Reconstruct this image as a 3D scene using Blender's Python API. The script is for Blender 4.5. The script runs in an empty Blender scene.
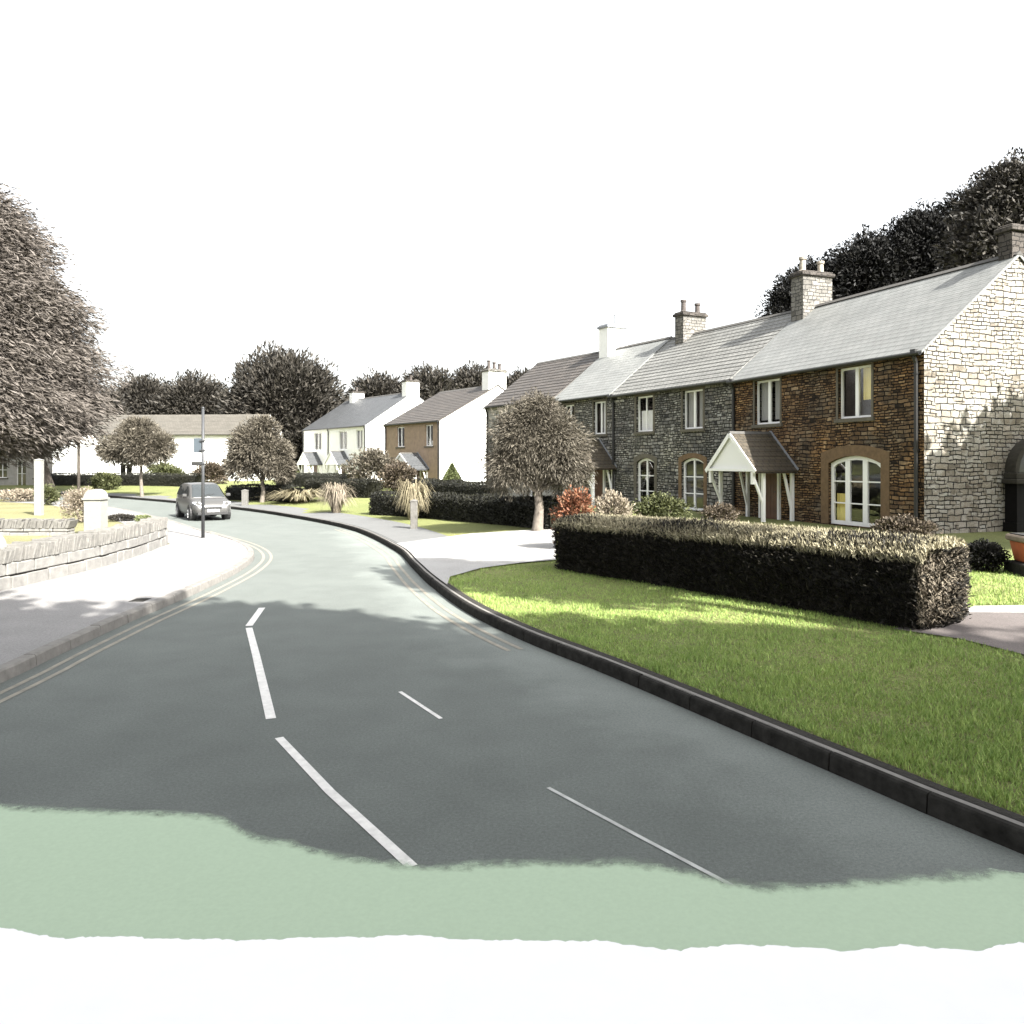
import bpy, bmesh, math, random
import numpy as np
from mathutils import Vector, Matrix, geometry
from math import sin, cos, tan, radians as R, pi, atan2, sqrt

random.seed(7)
rng = np.random.default_rng(11)
SC = bpy.context.scene
COL = SC.collection

# ------------------------------------------------------------------ camera model (used to read positions off the ground)
CH, FPX, HOR = 2.6, 800.0, 462.0

# ------------------------------------------------------------------ node helpers
def new_mat(name):
    m = bpy.data.materials.new(name); m.use_nodes = True
    nt = m.node_tree
    return m, nt, nt.nodes, nt.links, nt.nodes['Principled BSDF']

def N(nt, typ, **kw):
    n = nt.nodes.new(typ)
    for k, v in kw.items():
        if k in n.inputs: n.inputs[k].default_value = v
        else: setattr(n, k, v)
    return n

def ramp(nt, stops, interp='LINEAR'):
    n = nt.nodes.new('ShaderNodeValToRGB'); e = n.color_ramp.elements
    n.color_ramp.interpolation = interp
    while len(e) < len(stops): e.new(0.5)
    for i, (p, c) in enumerate(stops):
        e[i].position = p; e[i].color = (*c, 1) if len(c) == 3 else c
    return n

def mixc(nt, fac, a, b, mode='MIX'):
    n = nt.nodes.new('ShaderNodeMix'); n.data_type = 'RGBA'; n.blend_type = mode
    for s, v in ((0, fac), (6, a), (7, b)):
        if hasattr(v, 'default_value') or hasattr(v, 'is_output'): nt.links.new(v, n.inputs[s])
        elif s == 0: n.inputs[0].default_value = v
        else: n.inputs[s].default_value = (*v, 1)
    return n.outputs[2]

def plain(name, c, rough=.6, metal=0., noise=.0, nscale=8., spec=.5, bump=0.):
    m, nt, nd, lk, b = new_mat(name)
    b.inputs['Roughness'].default_value = rough
    b.inputs['Metallic'].default_value = metal
    b.inputs['Specular IOR Level'].default_value = spec
    b.inputs['Base Color'].default_value = (*c, 1)
    if noise or bump:
        tc = N(nt, 'ShaderNodeTexCoord')
        nz = N(nt, 'ShaderNodeTexNoise', Scale=nscale, Detail=6., Roughness=.65)
        lk.new(tc.outputs['Object'], nz.inputs['Vector'])
        if noise:
            r = ramp(nt, [(.25, tuple(x*(1-noise) for x in c)), (.75, tuple(min(1, x*(1+noise)) for x in c))])
            lk.new(nz.outputs['Fac'], r.inputs[0]); lk.new(r.outputs[0], b.inputs['Base Color'])
        if bump:
            bp = N(nt, 'ShaderNodeBump', Strength=bump, Distance=.02)
            lk.new(nz.outputs['Fac'], bp.inputs['Height']); lk.new(bp.outputs[0], b.inputs['Normal'])
    return m

def asphalt(name, c, patchy=.18):
    m, nt, nd, lk, b = new_mat(name)
    tc = N(nt, 'ShaderNodeTexCoord')
    fine = N(nt, 'ShaderNodeTexNoise', Scale=140., Detail=3., Roughness=.7)
    mid = N(nt, 'ShaderNodeTexNoise', Scale=1.3, Detail=6., Roughness=.6)
    big = N(nt, 'ShaderNodeTexNoise', Scale=.22, Detail=3.)
    for n in (fine, mid, big): lk.new(tc.outputs['Object'], n.inputs['Vector'])
    r1 = ramp(nt, [(.3, tuple(x*.72 for x in c)), (.7, tuple(x*1.28 for x in c))]); lk.new(fine.outputs['Fac'], r1.inputs[0])
    r2 = ramp(nt, [(.3, (1-patchy,)*3), (.7, (1+patchy*.5,)*3)]); lk.new(mid.outputs['Fac'], r2.inputs[0])
    r3 = ramp(nt, [(.3, (1-patchy*.6,)*3), (.7, (1+patchy*.4,)*3)]); lk.new(big.outputs['Fac'], r3.inputs[0])
    ag = N(nt, 'ShaderNodeTexNoise', Scale=38., Detail=4., Roughness=.8); lk.new(tc.outputs['Object'], ag.inputs['Vector'])
    r4 = ramp(nt, [(.36, (.8,)*3), (.5, (1.,)*3), (.66, (1.22,)*3)]); lk.new(ag.outputs['Fac'], r4.inputs[0])
    o = mixc(nt, 1., r1.outputs[0], r2.outputs[0], 'MULTIPLY'); o = mixc(nt, 1., o, r4.outputs[0], 'MULTIPLY'); o = mixc(nt, 1., o, r3.outputs[0], 'MULTIPLY')
    lk.new(o, b.inputs['Base Color']); b.inputs['Roughness'].default_value = .85
    b.inputs['Specular IOR Level'].default_value = .3
    bp = N(nt, 'ShaderNodeBump', Strength=.35, Distance=.006)
    lk.new(fine.outputs['Fac'], bp.inputs['Height']); lk.new(bp.outputs[0], b.inputs['Normal'])
    return m

def stone(name, cols, gap, bw=.42, bh=.16, bw2=.27, bh2=.095, mortar=.016, bump=.9, dist=.05, big=None, size_mask=.5):
    """coursed rubble: two sizes of squared stones, wavering courses, every stone its own tone"""
    m, nt, nd, lk, b = new_mat(name)
    uv = N(nt, 'ShaderNodeTexCoord')
    d1 = N(nt, 'ShaderNodeTexNoise', Scale=1.7, Detail=2.); d2 = N(nt, 'ShaderNodeTexNoise', Scale=9., Detail=2.)
    for n in (d1, d2): lk.new(uv.outputs['UV'], n.inputs['Vector'])
    v1 = N(nt, 'ShaderNodeVectorMath', operation='MULTIPLY_ADD'); lk.new(d1.outputs['Color'], v1.inputs[0]); v1.inputs[1].default_value = (dist*3, dist*2.6, 0); lk.new(uv.outputs['UV'], v1.inputs[2])
    v2 = N(nt, 'ShaderNodeVectorMath', operation='MULTIPLY_ADD'); lk.new(d2.outputs['Color'], v2.inputs[0]); v2.inputs[1].default_value = (dist*.9, dist*.8, 0); lk.new(v1.outputs[0], v2.inputs[2])
    outs = []
    for w, h, off in ((bw, bh, .43), (bw2, bh2, .37)):
        br = N(nt, 'ShaderNodeTexBrick'); br.inputs['Scale'].default_value = 1.; br.inputs['Brick Width'].default_value = w; br.inputs['Row Height'].default_value = h
        br.inputs['Mortar Size'].default_value = mortar; br.inputs['Mortar Smooth'].default_value = .55; br.offset = off; br.squash = .7; br.squash_frequency = 3
        br.inputs['Color1'].default_value = (0, 0, 0, 1); br.inputs['Color2'].default_value = (1, 1, 1, 1); br.inputs['Mortar'].default_value = (.5, .5, .5, 1)
        lk.new(v2.outputs[0], br.inputs['Vector']); outs.append((br.outputs['Color'], br.outputs['Fac']))
    mk = N(nt, 'ShaderNodeTexNoise', Scale=1.1, Detail=3.); lk.new(uv.outputs['UV'], mk.inputs['Vector'])
    mr = ramp(nt, [(size_mask-.02, (0,)*3), (size_mask+.02, (1,)*3)]); lk.new(mk.outputs['Fac'], mr.inputs[0])
    tone = mixc(nt, mr.outputs[0], outs[0][0], outs[1][0]); fac = mixc(nt, mr.outputs[0], outs[0][1], outs[1][1])
    k = len(cols)
    nzc = N(nt, 'ShaderNodeTexNoise', Scale=4.5, Detail=2.); lk.new(uv.outputs['UV'], nzc.inputs['Vector'])
    tn = N(nt, 'ShaderNodeMath', operation='MULTIPLY_ADD'); lk.new(nzc.outputs['Fac'], tn.inputs[0]); tn.inputs[1].default_value = .7; tn.inputs[2].default_value = -.35
    ta = N(nt, 'ShaderNodeMath', operation='ADD'); lk.new(tn.outputs[0], ta.inputs[0]); lk.new(tone, ta.inputs[1])
    rc = ramp(nt, [(i/(k-1), c) for i, c in enumerate(cols)]); lk.new(ta.outputs[0], rc.inputs[0])
    gr = N(nt, 'ShaderNodeTexNoise', Scale=26., Detail=5., Roughness=.7); lk.new(uv.outputs['UV'], gr.inputs['Vector'])
    rg = ramp(nt, [(.3, (.6,)*3), (.7, (1.25,)*3)]); lk.new(gr.outputs['Fac'], rg.inputs[0])
    col = mixc(nt, 1., rc.outputs[0], rg.outputs[0], 'MULTIPLY')
    if big:
        lg = N(nt, 'ShaderNodeTexNoise', Scale=.55, Detail=4.); lk.new(uv.outputs['UV'], lg.inputs['Vector'])
        rb = ramp(nt, [(.38, big[0]), (.62, big[1])]); lk.new(lg.outputs['Fac'], rb.inputs[0])
        col = mixc(nt, 1., col, rb.outputs[0], 'MULTIPLY')
    lk.new(mixc(nt, fac, col, gap), b.inputs['Base Color']); b.inputs['Roughness'].default_value = .9
    b.inputs['Specular IOR Level'].default_value = .2
    inv = N(nt, 'ShaderNodeMath', operation='SUBTRACT'); inv.inputs[0].default_value = 1.; lk.new(fac, inv.inputs[1])
    hm = mixc(nt, .25, inv.outputs[0], gr.outputs['Fac'])
    bp = N(nt, 'ShaderNodeBump', Strength=bump, Distance=.05); lk.new(hm, bp.inputs['Height']); lk.new(bp.outputs[0], b.inputs['Normal'])
    return m

def roofmat(name, c1, c2, tw=.3, th=.25, mortar=.012):
    m, nt, nd, lk, b = new_mat(name)
    uv = N(nt, 'ShaderNodeTexCoord')
    br = N(nt, 'ShaderNodeTexBrick'); br.inputs['Scale'].default_value = 1.
    br.inputs['Brick Width'].default_value = tw; br.inputs['Row Height'].default_value = th
    br.inputs['Mortar Size'].default_value = mortar; br.inputs['Color1'].default_value = (*c1, 1); br.inputs['Color2'].default_value = (*c2, 1)
    br.inputs['Mortar'].default_value = (*[x*.45 for x in c1], 1); br.inputs['Bias'].default_value = -.1
    lk.new(uv.outputs['UV'], br.inputs['Vector'])
    nz = N(nt, 'ShaderNodeTexNoise', Scale=.9, Detail=7., Roughness=.65); lk.new(uv.outputs['UV'], nz.inputs['Vector'])
    r = ramp(nt, [(.3, (.78,)*3), (.7, (1.15,)*3)]); lk.new(nz.outputs['Fac'], r.inputs[0])
    lk.new(mixc(nt, 1., br.outputs['Color'], r.outputs[0], 'MULTIPLY'), b.inputs['Base Color'])
    b.inputs['Roughness'].default_value = .55
    bp = N(nt, 'ShaderNodeBump', Strength=.35, Distance=.01); lk.new(br.outputs['Fac'], bp.inputs['Height']); bp.invert = True
    lk.new(bp.outputs[0], b.inputs['Normal'])
    return m

def leafmat(name, cols, rough=.65):
    m, nt, nd, lk, b = new_mat(name)
    g = N(nt, 'ShaderNodeNewGeometry')
    tc = N(nt, 'ShaderNodeTexCoord')
    nz = N(nt, 'ShaderNodeTexNoise', Scale=.8, Detail=3.); lk.new(tc.outputs['Object'], nz.inputs['Vector'])
    mx = N(nt, 'ShaderNodeMath', operation='MULTIPLY_ADD'); lk.new(g.outputs['Random Per Island'], mx.inputs[0]); mx.inputs[1].default_value = .6
    m2 = N(nt, 'ShaderNodeMath', operation='MULTIPLY'); lk.new(nz.outputs['Fac'], m2.inputs[0]); m2.inputs[1].default_value = .4
    lk.new(m2.outputs[0], mx.inputs[2])
    k = len(cols); r = ramp(nt, [(.12+.76*i/(k-1), c) for i, c in enumerate(cols)]); lk.new(mx.outputs[0], r.inputs[0])
    lk.new(r.outputs[0], b.inputs['Base Color']); b.inputs['Roughness'].default_value = rough
    b.inputs['Specular IOR Level'].default_value = .25
    return m

def grassmat(name, c1, c2, c3):
    m, nt, nd, lk, b = new_mat(name)
    tc = N(nt, 'ShaderNodeTexCoord')
    a = N(nt, 'ShaderNodeTexNoise', Scale=.35, Detail=5.); f = N(nt, 'ShaderNodeTexNoise', Scale=22., Detail=5., Roughness=.75)
    for n in (a, f): lk.new(tc.outputs['Object'], n.inputs['Vector'])
    r1 = ramp(nt, [(.35, c1), (.65, c2)]); lk.new(a.outputs['Fac'], r1.inputs[0])
    r2 = ramp(nt, [(.35, (.55,)*3), (.65, (1.2,)*3)]); lk.new(f.outputs['Fac'], r2.inputs[0])
    lk.new(mixc(nt, 1., r1.outputs[0], r2.outputs[0], 'MULTIPLY'), b.inputs['Base Color'])
    b.inputs['Roughness'].default_value = .9; b.inputs['Specular IOR Level'].default_value = .15
    bp = N(nt, 'ShaderNodeBump', Strength=.8, Distance=.04); lk.new(f.outputs['Fac'], bp.inputs['Height']); lk.new(bp.outputs[0], b.inputs['Normal'])
    return m

def glassmat(name, tint=(1, 1, 1), k=.16):
    m, nt, nd, lk, b = new_mat(name)
    nd.remove(b)
    out = nd['Material Output']
    t = N(nt, 'ShaderNodeBsdfTransparent'); t.inputs[0].default_value = (*tint, 1)
    g = N(nt, 'ShaderNodeBsdfGlossy', Roughness=.03)
    lw = N(nt, 'ShaderNodeLayerWeight', Blend=.35)
    mr = N(nt, 'ShaderNodeMapRange'); lk.new(lw.outputs['Fresnel'], mr.inputs[0]); mr.inputs[3].default_value = k*.5; mr.inputs[4].default_value = k*4
    mx = N(nt, 'ShaderNodeMixShader'); lk.new(mr.outputs[0], mx.inputs[0]); lk.new(t.outputs[0], mx.inputs[1]); lk.new(g.outputs[0], mx.inputs[2])
    lk.new(mx.outputs[0], out.inputs[0])
    return m

def road_mat():
    m = asphalt('road_asphalt', (.114, .126, .117), .12); nt = m.node_tree; lk = nt.links; b = nt.nodes['Principled BSDF']
    col = b.inputs['Base Color'].links[0].from_socket
    a = N(nt, 'ShaderNodeAttribute'); a.attribute_name = 'edge_dist'
    tc = N(nt, 'ShaderNodeTexCoord'); nz = N(nt, 'ShaderNodeTexNoise', Scale=.9, Detail=7., Roughness=.65); lk.new(tc.outputs['Object'], nz.inputs['Vector'])
    ma = N(nt, 'ShaderNodeMath', operation='MULTIPLY_ADD'); lk.new(nz.outputs['Fac'], ma.inputs[0]); ma.inputs[1].default_value = -2.6; lk.new(a.outputs['Fac'], ma.inputs[2])
    mr = N(nt, 'ShaderNodeMapRange'); lk.new(ma.outputs[0], mr.inputs[0]); mr.inputs[1].default_value = -.75; mr.inputs[2].default_value = .15; mr.inputs[3].default_value = 1.33; mr.inputs[4].default_value = 1.
    lk.new(mixc(nt, 1., col, mr.outputs[0], 'MULTIPLY'), b.inputs['Base Color'])
    return m

def border_wash(name, c):
    """made-up border wash that fades to nothing along its edge (attribute 'wear': metres inside the edge)"""
    m = plain(name, c, .8, noise=.06, nscale=30., bump=.1); nt = m.node_tree; lk = nt.links; b = nt.nodes['Principled BSDF']
    a = N(nt, 'ShaderNodeAttribute'); a.attribute_name = 'edge_fade'
    tc = N(nt, 'ShaderNodeTexCoord'); nz = N(nt, 'ShaderNodeTexNoise', Scale=5., Detail=8., Roughness=.75); lk.new(tc.outputs['Object'], nz.inputs['Vector'])
    ma = N(nt, 'ShaderNodeMath', operation='MULTIPLY_ADD'); lk.new(nz.outputs['Fac'], ma.inputs[0]); ma.inputs[1].default_value = .3; lk.new(a.outputs['Fac'], ma.inputs[2])
    mr = N(nt, 'ShaderNodeMapRange'); lk.new(ma.outputs[0], mr.inputs[0]); mr.inputs[1].default_value = .08; mr.inputs[2].default_value = .24; mr.interpolation_type = 'SMOOTHSTEP'
    lk.new(mr.outputs[0], b.inputs['Alpha'])
    return m

M = {}
M['asphalt_road'] = road_mat()
M['asphalt'] = asphalt('road_asphalt', (.107, .123, .111), .1)
M['asphalt_dusty'] = asphalt('dusty_asphalt', (.128, .144, .134), .1)
M['drive'] = asphalt('drive_asphalt', (.12, .105, .1))
M['pave'] = asphalt('pavement', (.205, .2, .196), .08)
M['path'] = asphalt('footpath_asphalt', (.12, .122, .12), .1)
M['concrete'] = asphalt('pale_concrete', (.3, .295, .285), .1)
M['white_edge'] = plain('white_border', (.86, .86, .86), .8, noise=.02, nscale=3)  # made-up white border, laid as ground
M['green_wash'] = border_wash('green_border_wash', (.375, .475, .345))  # made-up green border wash, laid as ground
M['paint'] = plain('road_paint', (.62, .61, .58), .6, noise=.22, nscale=9)
M['paint_pale'] = plain('worn_line_paint', (.2, .185, .15), .75, noise=.35, nscale=5)
M['seam'] = plain('thin_line_paint', (.4, .41, .39), .7, noise=.4, nscale=5)
M['kerb_dark'] = plain('dark_kerb', (.024, .023, .021), .98, noise=.6, nscale=7, bump=.9, spec=.08)
M['soil'] = plain('dark_soil', (.018, .016, .012), 1., noise=.5, nscale=20, bump=.8)
M['kerb_pale'] = plain('pale_kerb', (.16, .152, .14), .9, noise=.3, nscale=6, bump=.4)
M['lawn'] = grassmat('lawn', (.15, .17, .065), (.19, .2, .08), None)
M['lawn_pale'] = grassmat('pale_lawn', (.17, .165, .085), (.22, .21, .11), None)
M['ground'] = grassmat('far_ground', (.08, .09, .035), (.12, .12, .06), None)
M['blade'] = leafmat('grass_blade', [(.12, .2, .05), (.24, .34, .09), (.35, .42, .13)])
M['stone_brown'] = stone('brown_rubble', [(.02, .015, .011), (.13, .085, .047), (.07, .05, .034), (.21, .14, .078), (.12, .092, .063), (.29, .22, .14)], (.006, .005, .004), .4, .13, .26, .085, .022, big=[(.8, .85, .95), (1.5, 1.25, .95)])
M['stone_grey'] = stone('grey_rubble', [(.04, .04, .04), (.17, .167, .157), (.09, .088, .08), (.3, .295, .275), (.14, .128, .11), (.38, .38, .36)], (.01, .01, .009), .38, .15, .24, .1, .024, big=[(.8, .8, .83), (1.35, 1.33, 1.25)])
M['stone_sunlit'] = stone('sunlit_rubble', [(.15, .132, .108), (.3, .278, .238), (.235, .208, .168), (.37, .36, .33), (.26, .238, .2), (.34, .322, .29)], (.014, .014, .014), .5, .19, .33, .12, .02, big=[(.88, .86, .83), (1.1, 1.11, 1.11)])  # paler version of the brown stone: sun on the gable put into colour
M['wall_stone'] = plain('pale_wall_stone', (.17, .165, .155), .9, noise=.3, nscale=5, bump=.6)
M['coping'] = plain('coping_stone', (.125, .12, .11), .9, noise=.4, nscale=6, bump=.7)
M['quoin'] = plain('sandstone', (.13, .082, .042), .85, noise=.3, nscale=5, bump=.4)
M['quoin_grey'] = plain('grey_sandstone', (.095, .085, .065), .85, noise=.3, nscale=5, bump=.4)
M['slate'] = roofmat('pale_slate', (.165, .17, .163), (.185, .188, .18), .3, .26, .008)
M['slate_grey'] = roofmat('grey_slate', (.06, .063, .066), (.072, .075, .078), .3, .26)
M['tile_brown'] = roofmat('brown_tile', (.06, .053, .047), (.085, .073, .063), .28, .3, .02)
M['tile_mixed'] = roofmat('weathered_tile', (.15, .15, .14), (.19, .187, .175), .28, .3, .02)
M['tile_pale'] = roofmat('pale_tile', (.085, .078, .065), (.105, .097, .082), .3, .3, .015)
M['tile_porch'] = roofmat('porch_tile', (.052, .043, .03), (.075, .06, .04), .25, .2, .02)
M['ridge'] = plain('ridge_tile', (.06, .057, .052), .8, noise=.3)
M['white'] = plain('white_paint', (.78, .78, .77), .45)
M['render_white'] = plain('white_render', (.76, .76, .74), .85, noise=.07, nscale=3, bump=.25)
M['render_tan'] = plain('tan_render', (.27, .2, .14), .9, noise=.25, nscale=2.5, bump=.25)
M['render_grey'] = plain('grey_render', (.3, .29, .27), .9, noise=.2, nscale=3, bump=.2)
M['black'] = plain('black_iron', (.012, .012, .012), .45)
M['lead'] = plain('lead_flashing', (.2, .21, .23), .6)
M['pot'] = plain('chimney_pot', (.06, .05, .045), .85, noise=.4)
M['pot_pale'] = plain('pale_chimney_pot', (.26, .23, .19), .85, noise=.3)
M['chim_stone'] = stone('chimney_stone', [(.1, .095, .085), (.2, .19, .175), (.15, .14, .12)], (.03, .03, .03), .4, .2, .3, .14, .014)
M['chim_dark'] = stone('dark_chimney_stone', [(.04, .036, .032), (.085, .076, .068), (.06, .052, .045)], (.01, .01, .01), .4, .2, .3, .14, .014)
M['door'] = plain('brown_door', (.09, .036, .014), .55, noise=.3, nscale=4)
M['dark_wood'] = plain('dark_stained_timber', (.007, .0065, .006), .8, noise=.2, spec=.15)
M['dark_stone_trim'] = plain('weathered_hood_stone', (.04, .037, .03), .9, noise=.3, bump=.3, spec=.2)
M['glass'] = glassmat('window_glass', k=.03)
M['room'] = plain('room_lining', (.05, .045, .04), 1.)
M['curtain'] = plain('curtain_cloth', (.3, .3, .29), .95)
M['curtain_yellow'] = plain('yellow_curtain_cloth', (.6, .5, .16), .95)
M['blind'] = plain('white_blind', (.7, .7, .7), .9)
M['metal'] = plain('galvanised_metal', (.05, .052, .055), .5, .3)
M['sign_face'] = plain('grey_blue_sign', (.06, .075, .09), .5)
M['car_paint'] = plain('silver_car_paint', (.085, .084, .081), .3, .3)
M['car_glass'] = plain('car_glass', (.035, .04, .042), .08, spec=.6)
M['rubber'] = plain('rubber', (.012, .012, .012), .8)
M['rim'] = plain('alloy', (.3, .3, .3), .35, .7)
M['lamp_glass'] = plain('headlamp_lens', (.5, .5, .5), .15)
M['plate'] = plain('number_plate', (.7, .7, .68), .5)
M['plastic'] = plain('dark_plastic', (.02, .02, .02), .6)
M['orange'] = plain('terracotta', (.36, .085, .025), .75, noise=.2)
M['tan_rim'] = plain('tan_planter_rim', (.16, .125, .09), .85, noise=.3)
M['post_wood'] = plain('weathered_post', (.12, .115, .105), .9, noise=.3, nscale=12, bump=.4)
M['post_white'] = plain('white_post', (.2, .2, .185), .8, noise=.15)
M['pole_wood'] = plain('pole_timber', (.1, .085, .07), .9, noise=.3)
M['bark'] = plain('bark', (.075, .062, .05), .95, noise=.5, nscale=7, bump=.9)
M['bark_pale'] = plain('pale_bark', (.14, .12, .1), .95, noise=.4, nscale=9, bump=.9)
M['lf_grey'] = leafmat('grey_brown_leaf', [(.05, .043, .037), (.09, .079, .069), (.13, .115, .101)])
M['lf_twig'] = leafmat('twiggy_leaf', [(.035, .03, .022), (.082, .072, .055), (.142, .126, .098)])
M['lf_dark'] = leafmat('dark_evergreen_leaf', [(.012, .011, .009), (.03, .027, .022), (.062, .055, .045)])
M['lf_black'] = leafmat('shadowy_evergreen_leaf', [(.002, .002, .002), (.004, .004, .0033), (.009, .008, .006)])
M['lf_hedge'] = leafmat('hedge_leaf', [(.006, .0055, .0045), (.016, .0145, .011), (.036, .032, .023)])  # dark leaf colour carries the shade of the hedge front
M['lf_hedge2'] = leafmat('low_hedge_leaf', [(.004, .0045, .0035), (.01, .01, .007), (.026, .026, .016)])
M['lf_brown'] = leafmat('brown_shrub_leaf', [(.025, .02, .014), (.07, .055, .04), (.13, .105, .075)])
M['lf_orange'] = leafmat('orange_shrub_leaf', [(.08, .035, .018), (.16, .058, .03), (.2, .13, .08)])
M['lf_olive'] = leafmat('olive_shrub_leaf', [(.02, .024, .01), (.055, .062, .025), (.1, .105, .045)])
M['lf_green'] = leafmat('green_conifer_leaf', [(.07, .085, .035), (.12, .14, .06), (.17, .185, .09)])
M['lf_straw'] = leafmat('straw_leaf', [(.1, .085, .055), (.19, .165, .105), (.29, .255, .165)])
M['lf_sunlit'] = leafmat('sunlit_hedge_leaf', [(.13, .115, .075), (.25, .225, .15), (.36, .33, .225)])  # pale leaf colour carries the sunlight on the hedge top
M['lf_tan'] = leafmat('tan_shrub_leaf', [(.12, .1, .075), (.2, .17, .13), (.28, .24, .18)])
M['core'] = plain('foliage_core', (.006, .006, .005), 1.)

# ------------------------------------------------------------------ object helpers
def tag(o, label=None, cat=None, group=None, kind=None):
    if label: o['label'] = label
    if cat: o['category'] = cat
    if group: o['group'] = group
    if kind: o['kind'] = kind
    return o

def empty(name, loc=(0, 0, 0), rz=0., **kw):
    o = bpy.data.objects.new(name, None); COL.objects.link(o)
    o.location = loc; o.rotation_euler = (0, 0, rz); o.empty_display_size = .3
    return tag(o, **kw)

class MB:
    def __init__(s): s.v = []; s.f = []
    def add(s, vs, fs):
        k = len(s.v); s.v += [tuple(p) for p in vs]; s.f += [tuple(i+k for i in f) for f in fs]; return s
    def box(s, x0, x1, y0, y1, z0, z1):
        x0, x1 = sorted((x0, x1)); y0, y1 = sorted((y0, y1)); z0, z1 = sorted((z0, z1))
        return s.add([(x0, y0, z0), (x1, y0, z0), (x1, y1, z0), (x0, y1, z0), (x0, y0, z1), (x1, y0, z1), (x1, y1, z1), (x0, y1, z1)],
                     [(0, 3, 2, 1), (4, 5, 6, 7), (0, 1, 5, 4), (1, 2, 6, 5), (2, 3, 7, 6), (3, 0, 4, 7)])
    def hexa(s, b, t):   # 4 bottom points, 4 top points (ccw from above)
        return s.add(list(b)+list(t), [(0, 3, 2, 1), (4, 5, 6, 7), (0, 1, 5, 4), (1, 2, 6, 5), (2, 3, 7, 6), (3, 0, 4, 7)])
    def bar(s, p, q, w, d):   # square bar between two points
        p, q = Vector(p), Vector(q); a = (q-p).normalized()
        u = a.cross(Vector((0, 0, 1)) if abs(a.z) < .95 else Vector((0, 1, 0))).normalized(); t = a.cross(u)
        c = [u*w/2+t*d/2, -u*w/2+t*d/2, -u*w/2-t*d/2, u*w/2-t*d/2]
        return s.add([p+k for k in c]+[q+k for k in c], [(0, 1, 2, 3)[::-1], (4, 5, 6, 7), (0, 1, 5, 4), (1, 2, 6, 5), (2, 3, 7, 6), (3, 0, 4, 7)])
    def tube(s, pts, rs, n=8, cap=True):
        k = len(s.v); P = [Vector(p) for p in pts]
        prev = None
        for i, p in enumerate(P):
            a = (P[min(i+1, len(P)-1)]-P[max(i-1, 0)]).normalized()
            u = a.cross(Vector((0, 0, 1)) if abs(a.z) < .9 else Vector((1, 0, 0))).normalized()
            if prev is not None:
                u = (prev-a*prev.dot(a)).normalized()
            prev = u
            t = a.cross(u)
            for j in range(n):
                an = 2*pi*j/n; s.v.append(tuple(p+(u*cos(an)+t*sin(an))*rs[i]))
        for i in range(len(P)-1):
            for j in range(n):
                s.f.append((k+i*n+j, k+i*n+(j+1) % n, k+(i+1)*n+(j+1) % n, k+(i+1)*n+j))
        if cap:
            s.f.append(tuple(k+j for j in range(n))[::-1]); s.f.append(tuple(k+(len(P)-1)*n+j for j in range(n)))
        return s
    def lathe(s, prof, n=16, c=(0, 0, 0)):
        k = len(s.v)
        for r, z in prof:
            for j in range(n): s.v.append((c[0]+r*cos(2*pi*j/n), c[1]+r*sin(2*pi*j/n), c[2]+z))
        for i in range(len(prof)-1):
            for j in range(n): s.f.append((k+i*n+j, k+i*n+(j+1) % n, k+(i+1)*n+(j+1) % n, k+(i+1)*n+j))
        s.f.append(tuple(k+j for j in range(n))[::-1]); s.f.append(tuple(k+(len(prof)-1)*n+j for j in range(n)))
        return s
    def loop_ring(s, outer, inner, y0, y1):
        """frame between two matching loops of (x,z) points, from depth y0 (front) to y1 (back)"""
        n = len(outer)
        vs = [(x, y0, z) for x, z in outer]+[(x, y0, z) for x, z in inner]+[(x, y1, z) for x, z in outer]+[(x, y1, z) for x, z in inner]
        fs = []
        for i in range(n):
            j = (i+1) % n
            fs += [(i, j, n+j, n+i), (2*n+j, 2*n+i, 3*n+i, 3*n+j), (j, i, 2*n+i, 2*n+j), (n+i, n+j, 3*n+j, 3*n+i)]
        return s.add(vs, fs)
    def build(s, name, mat, parent=None, smooth=False, bevel=0., **kw):
        me = bpy.data.meshes.new(name); me.from_pydata(s.v, [], s.f); me.update()
        bm = bmesh.new(); bm.from_mesh(me); bmesh.ops.recalc_face_normals(bm, faces=bm.faces)
        if bevel: bmesh.ops.bevel(bm, geom=[e for e in bm.edges], offset=bevel, segments=1, affect='EDGES', clamp_overlap=True)
        uvl = bm.loops.layers.uv.new('uv')
        for f in bm.faces:
            n = f.normal
            for l in f.loops:
                c = l.vert.co
                if abs(n.z) > .93: u = (c.x, c.y)
                else:
                    v = c.z/max(.2, sqrt(max(0, 1-n.z*n.z)))
                    u = (c.y+37.3, v) if abs(n.x) > abs(n.y) else (c.x, v)
                l[uvl].uv = u
            f.smooth = smooth
        bm.to_mesh(me); bm.free()
        me.materials.append(mat)
        o = bpy.data.objects.new(name, me); COL.objects.link(o)
        if parent: o.parent = parent
        return tag(o, **kw)

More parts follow.
